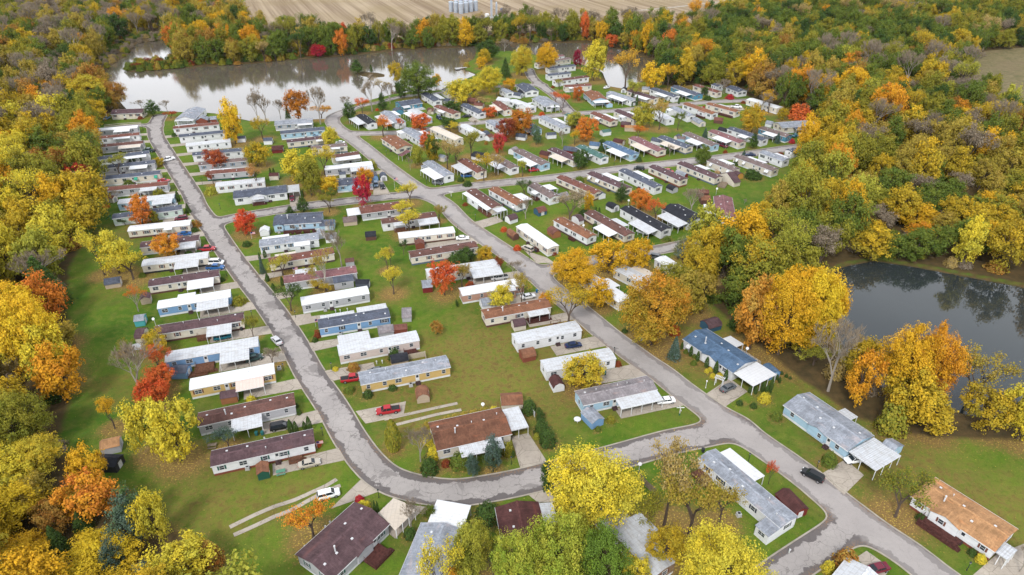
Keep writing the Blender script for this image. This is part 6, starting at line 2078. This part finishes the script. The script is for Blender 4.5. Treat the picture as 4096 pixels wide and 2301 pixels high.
# grey patio deck of the long white home, swing, dock, silos, island
p = gnd('o', 1060, 900); root = empty('garden_swing', Matrix.Translation(p) @ Matrix.Rotation(.3, 4, 'Z')); 
b = MB()
for s_ in (-1, 1): b.tube((s_*1.4, -.9, 0), (s_*1.4, 0, 2.2), .06, .06, 5); b.tube((s_*1.4, .9, 0), (s_*1.4, 0, 2.2), .06, .06, 5)
b.tube((-1.5, 0, 2.2), (1.5, 0, 2.2), .06, .06, 5); b.build('frame', DECKM['n'], root)
b = MB(); b.box(-.7, .7, -.25, .25, .6, .66); b.box(-.7, .7, .22, .27, .66, 1.2); b.tube((-.65, 0, .65), (-.65, 0, 2.2), .015, .015, 4); b.tube((.65, 0, .65), (.65, 0, 2.2), .015, .015, 4); b.build('seat', DECKM['n'], root)
tag(root, 'brown garden swing beside the thin golden tree', 'garden swing')
p0 = gnd('b', 2000, 692); p1 = gnd('b', 2122, 682); root = empty('dock', Matrix.Translation(p0)); d = p1 - p0; b = MB(); n = Vector((-d.y, d.x, 0)).normalized() * 1.0
for k in range(20):
    a = d * (k/20); e = d * ((k+.9)/20); q = [a - n, e - n, e + n, a + n]; b.face([v + Vector((0,0,.25)) for v in q]); b.face([v + Vector((0,0,.1)) for v in q[::-1]])
a = Vector((0, 0, 0)); e = d * .35; q = [a - n*3, e - n*3, e - n, a - n]; b.face([v + Vector((0,0,.24)) for v in q]); b.face([v + Vector((0,0,.1)) for v in q[::-1]])
b.build('planks', flat('dock_grey', (.45, .45, .44)), root)
for k in range(4):
    b = MB(); v = d * (k/3.2) + n * (1 if k % 2 else -1); b.tube(v + Vector((0,0,-1.5)), v + Vector((0,0,.6)), .1, .1, 6); b.build('pile', WOODM, root)
tag(root, 'grey wooden dock reaching into the lake', 'dock')
p0 = gnd('b', 1130, 790); p1 = gnd('b', 1165, 752); root = empty('footbridge', Matrix.Translation(p0)); d = p1 - p0; n = Vector((-d.y, d.x, 0)).normalized() * .8; b = MB()
for k in range(12):
    a = d * (k/12); e = d * ((k+.9)/12); z = .2 + .5*math.sin(math.pi*(k+.5)/12); q = [a - n, e - n, e + n, a + n]; b.face([v + Vector((0,0,z)) for v in q]); b.face([v + Vector((0,0,z-.12)) for v in q[::-1]])
b.build('planks', WOODM, root); b = MB()
for s_ in (-1, 1):
    for k in range(6): v = d * (k/5) + n * s_; b.tube(v + Vector((0,0,.0)), v + Vector((0,0,1.3)), .05, .05, 4)
    b.tube(n * s_ + Vector((0,0,1.2)), d + n * s_ + Vector((0,0,1.2)), .04, .04, 4)
b.build('railing', WOODM, root); tag(root, 'small grey footbridge at the little lake island', 'footbridge')
STEEL = flat('tank_steel', (.42, .47, .54), .35, .5, .3, .1, .3)
for k in range(12):
    r_, c_ = divmod(k, 3); q = gnd('b', 1965 + 33*c_ , 118 - 0*r_ + 10*c_); x = q.x + r_ * 4.2 + c_*1.5; y = q.y + r_*5 ; root = empty('storage_tank', Matrix.Translation((x, y, 0)))
    b = MB(); b.lathe([(2.1, 0), (2.1, 8.4)], 18); 
    for zz in (2.8, 5.6): b.lathe([(2.14, zz), (2.14, zz + .15)], 18)
    b.build('tank_wall', STEEL, root); b = MB(); b.lathe([(2.2, 8.4), (2.15, 8.6), (.4, 9.2), (.3, 9.4)], 18); b.build('tank_top', STEEL, root)
    tag(root, f'grey steel storage tank beyond the tree belt, {"left middle right".split()[c_]} column, {ORDW[r_]} row back', 'storage tank', 'storage tanks in the field')
for k, (x, y, hh, rr, lab) in enumerate(((2370,180,18,.9,'tall grey pump tower of the well site'),(2420,165,12,.8,'shorter grey tower of the well site'),(2325,185,4,2.0,'low white vessel at the well site'),(2480,140,5,1.8,'blue vessel at the well site'))):
    q = gnd('b', x, y); root = empty('site_tower', Matrix.Translation(q)); mt = [STEEL, STEEL, TRIM, flat('vessel_blue', (.02, .12, .35))][k]
    b = MB(); b.lathe([(rr, 0), (rr, hh*.9), (rr*.5, hh)], 10); b.build('tower', mt, root); b = MB(); b.box(-rr-1.2, rr+1.2, -1.2, 1.2, 0, .8); b.tube((rr, 0, .8), (rr, 0, hh*.85), .12, .12, 5); b.build('base_frame', TRIM, root)
    tag(root, lab, 'industrial vessel')
def small_box(reg, x, y, w, d, h, mt, name, cat, label):
    p = gnd(reg, x, y); root = empty(name, Matrix.Translation(p) @ Matrix.Rotation(.2, 4, 'Z')); b = MB(); b.box(-w/2, w/2, -d/2, d/2, .08, h); b.box(-w/2+.05, w/2-.05, -d/2+.05, d/2-.05, h, h+.05); b.build('casing', mt, root)
    b = MB(); b.lathe([(w*.36, h+.051), (w*.34, h+.10)], 12); b.build('fan_grille', DARK, root)
    b = MB(); b.box(-w/2-.1, w/2+.1, -d/2-.1, d/2+.1, 0, .079); b.build('pad', CURB, root); tag(root, label, cat)
for r, x, y, lab in (('r',290,190,'air conditioner before the yellow home'),('n',510,650,'air conditioner before the long white roofed grey home'),('n',712,975,'grey air conditioner before the blue home by the lane'),('j',395,610,'air conditioner at the big blue home corner'),
    ('t',2400,850,'air conditioner behind the thin trees by the long grey roofed home'),('j',520,850,'air conditioner before the white home with porch'),('m',2240,1265,'pale utility box on the lawn by the left lane'),('q',985,1325,'utility box before the maroon skirted home'),
    ('o',1925,1030,'utility box under the large orange tree'),('s',2290,1260,'air conditioner left of the maroon roofed home')): small_box(r, x, y, .85, .85, .8, flat('ac_casing', (.45, .46, .46)), 'air_conditioner', 'air conditioner', lab)
for r, x, y, lab in (('s',515,985,'green service post left of the purple roofed home'),('s',560,940,'white service post left of the purple roofed home'),('s',310,1185,'low service post near the bottom left corner lawn'),('n',648,675,'blue grey service post on the lawn strip above the blue home'),
    ('n',712,670,'pale service post, second on the strip above the blue home'),('n',808,655,'pale service post, third on the strip above the blue home'),('n',1200,1365,'service post with meter above the yellow home'),('n',1275,1355,'thin service post above the yellow home'),
    ('u',118,690,'white service posts by the lower branch road'),('q',1160,1040,'white service post behind the maroon skirted home'),('k',1782,385,'white service post beside the rusty roofed home'),('l',640,450,'white service post right of the slate roofed home')):
    p = gnd(r, x, y); root = empty('service_post', Matrix.Translation(p)); b = MB(); b.box(-.1, .1, -.1, .1, 0, 1.1); b.build('post', flat('service_post_paint', (.5, .53, .5)), root); b = MB(); b.box(-.18, .18, -.16, -.101, .75, 1.2); b.build('meter', VENT, root); tag(root, lab, 'service post')
for r, x, y, lab in (('m',585,690,'teal dish on a pole at the cream home left end'),('k',2120,930,'white dish on a pole beside the brown roofed home'),('k',1180,680,'grey dish behind the small white barn shed'),('r',870,400,'dish at the back eave of the brown roofed corner home'),
    ('l',1890,600,'white dish at the mauve roofed home'),('l',712,760,'white dish behind the black roofed home'),('t',1395,410,'white dish near the thin tan trees'),('p',960,690,'white dish behind the blue roofed house')):
    p = gnd(r, x, y); root = empty('satellite_dish', Matrix.Translation(p)); b = MB(); b.tube((0, 0, 0), (0, 0, 2.6), .05, .05, 6); b.build('pole', VENT, root)
    b = MB(); b.lathe([(.08, 0), (.3, .06), (.42, .16)], 14); o = b.build('dish', TRIM, root, Matrix.Translation((0, -.1, 2.6)) @ Matrix.Rotation(1.0, 4, 'X')); tag(root, lab, 'satellite dish')
# white picket arbour and slide
p = gnd('p', 690, 985); root = empty('garden_arbour', Matrix.Translation(p) @ Matrix.Rotation(-.6, 4, 'Z'))
for sx in (-1, 1):
    for sy in (-1, 1): b = MB(); b.box(sx*.9-.07, sx*.9+.07, sy*.5-.07, sy*.5+.07, 0, 2.3); b.build('post', TRIM, root)
b = MB()
for k in range(7): b.box(-1.15+.36*k, -1.05+.36*k, -.8, .8, 2.4, 2.5)
b.box(-1.2, 1.2, -.55, -.45, 2.3, 2.4); b.box(-1.2, 1.2, .45, .55, 2.3, 2.4); b.build('slatted_top', TRIM, root)
tag(root, 'white slatted garden arbour before the blue roofed house', 'arbour')
p = gnd('i', 250, 435); root = empty('child_slide', Matrix.Translation(p)); b = MB(); gm = flat('slide_green', (.01, .20, .13), .35, .5)
b.prism([(-.3, .1), (.3, .1), (.3, .16), (-.3, .16)], 0, .2, 0, 'x'); b.v = []; b.f = []; b.m = []
for s_ in (-.32, .27): b.face([(0, s_, .1), (2.0, s_, 1.6), (2.0, s_, 1.85), (0, s_, .35)]); b.face([(0, s_+.05, .1), (0, s_+.05, .35), (2.0, s_+.05, 1.85), (2.0, s_+.05, 1.6)])
b.face([(0, -.3, .12), (2.0, -.3, 1.62), (2.0, .3, 1.62), (0, .3, .12)]); b.face([(0, -.3, .06), (0, .3, .06), (2.0, .3, 1.56), (2.0, -.3, 1.56)]); b.build('chute', gm, root)
b = MB(); b.tube((2.0, -.3, 0), (2.0, -.3, 1.9), .05, .05, 5); b.tube((2.0, .3, 0), (2.0, .3, 1.9), .05, .05, 5)
for k in range(4): b.tube((2.03, -.3, .4*k+.3), (2.03, .3, .4*k+.3), .03, .03, 4)
b.build('ladder', gm, root); tag(root, 'green child slide on the western lawn', 'slide')
# ------------------------------------------------------------------ camera, light, sky
cam = bpy.data.cameras.new('camera'); co = bpy.data.objects.new('camera', cam); COL.objects.link(co)
co.location = (0, 0, H); co.rotation_euler = (math.pi/2 - PITCH, 0, 0); cam.sensor_width = 36; cam.lens = 36 * F / 4096; cam.clip_end = 20000; cam.clip_start = 1
scene.camera = co
SE, SR = R(48), R(200)
sun = bpy.data.lights.new('sun', 'SUN'); sun.energy = 2.1; sun.angle = R(10); sun.color = (1, .96, .90)
so = bpy.data.objects.new('sun', sun); COL.objects.link(so); so.rotation_euler = (math.pi/2 - SE, 0, math.pi - SR) 
w = bpy.data.worlds.new('World'); scene.world = w; w.use_nodes = True; nt = w.node_tree; nt.nodes.clear()
out = nt.nodes.new('ShaderNodeOutputWorld'); bg = nt.nodes.new('ShaderNodeBackground'); nt.links.new(bg.outputs[0], out.inputs[0])
sky = nt.nodes.new('ShaderNodeTexSky'); sky.sky_type = 'NISHITA'; sky.sun_disc = False; sky.sun_elevation = SE; sky.sun_rotation = SR
tc = nt.nodes.new('ShaderNodeTexCoord'); nz = nt.nodes.new('ShaderNodeTexNoise'); nz.inputs['Scale'].default_value = 2.4; nz.inputs['Detail'].default_value = 6; nz.inputs['Roughness'].default_value = .55
mp = nt.nodes.new('ShaderNodeMapping'); mp.inputs['Scale'].default_value = (1, 1, 2.6); nt.links.new(tc.outputs['Generated'], mp.inputs[0]); nt.links.new(mp.outputs[0], nz.inputs['Vector'])
mr = nt.nodes.new('ShaderNodeMapRange'); mr.inputs['From Min'].default_value = .33; mr.inputs['From Max'].default_value = .62; nt.links.new(nz.outputs['Fac'], mr.inputs['Value'])
sx = nt.nodes.new('ShaderNodeSeparateXYZ'); nt.links.new(tc.outputs['Generated'], sx.inputs[0])
hz = nt.nodes.new('ShaderNodeMapRange'); hz.inputs['From Min'].default_value = .16; hz.inputs['From Max'].default_value = .6; hz.inputs['To Min'].default_value = 1; hz.inputs['To Max'].default_value = 0; nt.links.new(sx.outputs['Z'], hz.inputs['Value'])
c1 = nt.nodes.new('ShaderNodeMix'); c1.data_type = 'RGBA'; c1.inputs['A'].default_value = (6.8, 7.5, 8.8, 1); c1.inputs['B'].default_value = (10.2, 10.4, 10.8, 1); nt.links.new(mr.outputs[0], c1.inputs['Factor'])
c2 = nt.nodes.new('ShaderNodeMix'); c2.data_type = 'RGBA'; c2.inputs['B'].default_value = (24, 24.5, 25.5, 1); nt.links.new(hz.outputs[0], c2.inputs['Factor']); nt.links.new(c1.outputs['Result'], c2.inputs['A'])
mx = nt.nodes.new('ShaderNodeMix'); mx.data_type = 'RGBA'; mx.inputs['Factor'].default_value = .88; nt.links.new(sky.outputs[0], mx.inputs['A']); nt.links.new(c2.outputs['Result'], mx.inputs['B'])
nt.links.new(mx.outputs['Result'], bg.inputs[0]); bg.inputs[1].default_value = .088
scene.view_settings.view_transform = 'Standard'; scene.view_settings.look = 'None'; scene.view_settings.gamma = 1; scene.view_settings.exposure = .46
scene.cycles.max_bounces = 5; scene.cycles.diffuse_bounces = 1; scene.cycles.glossy_bounces = 2; scene.cycles.transmission_bounces = 3; scene.cycles.use_denoising = True

# thin autumn air
hb = MB(); hb.box(-2500, 2500, -400, 5000, -4.0, 112.0)
hm = bpy.data.materials.new('haze_air'); hm.use_nodes = True; ht = hm.node_tree; ht.nodes.clear()
ho = ht.nodes.new('ShaderNodeOutputMaterial'); hv = ht.nodes.new('ShaderNodeVolumePrincipled'); ht.links.new(hv.outputs[0], ho.inputs['Volume'])
hv.inputs['Color'].default_value = (.86, .92, 1, 1); hv.inputs['Density'].default_value = .000012
tag(hb.build('haze', hm), kind='stuff')
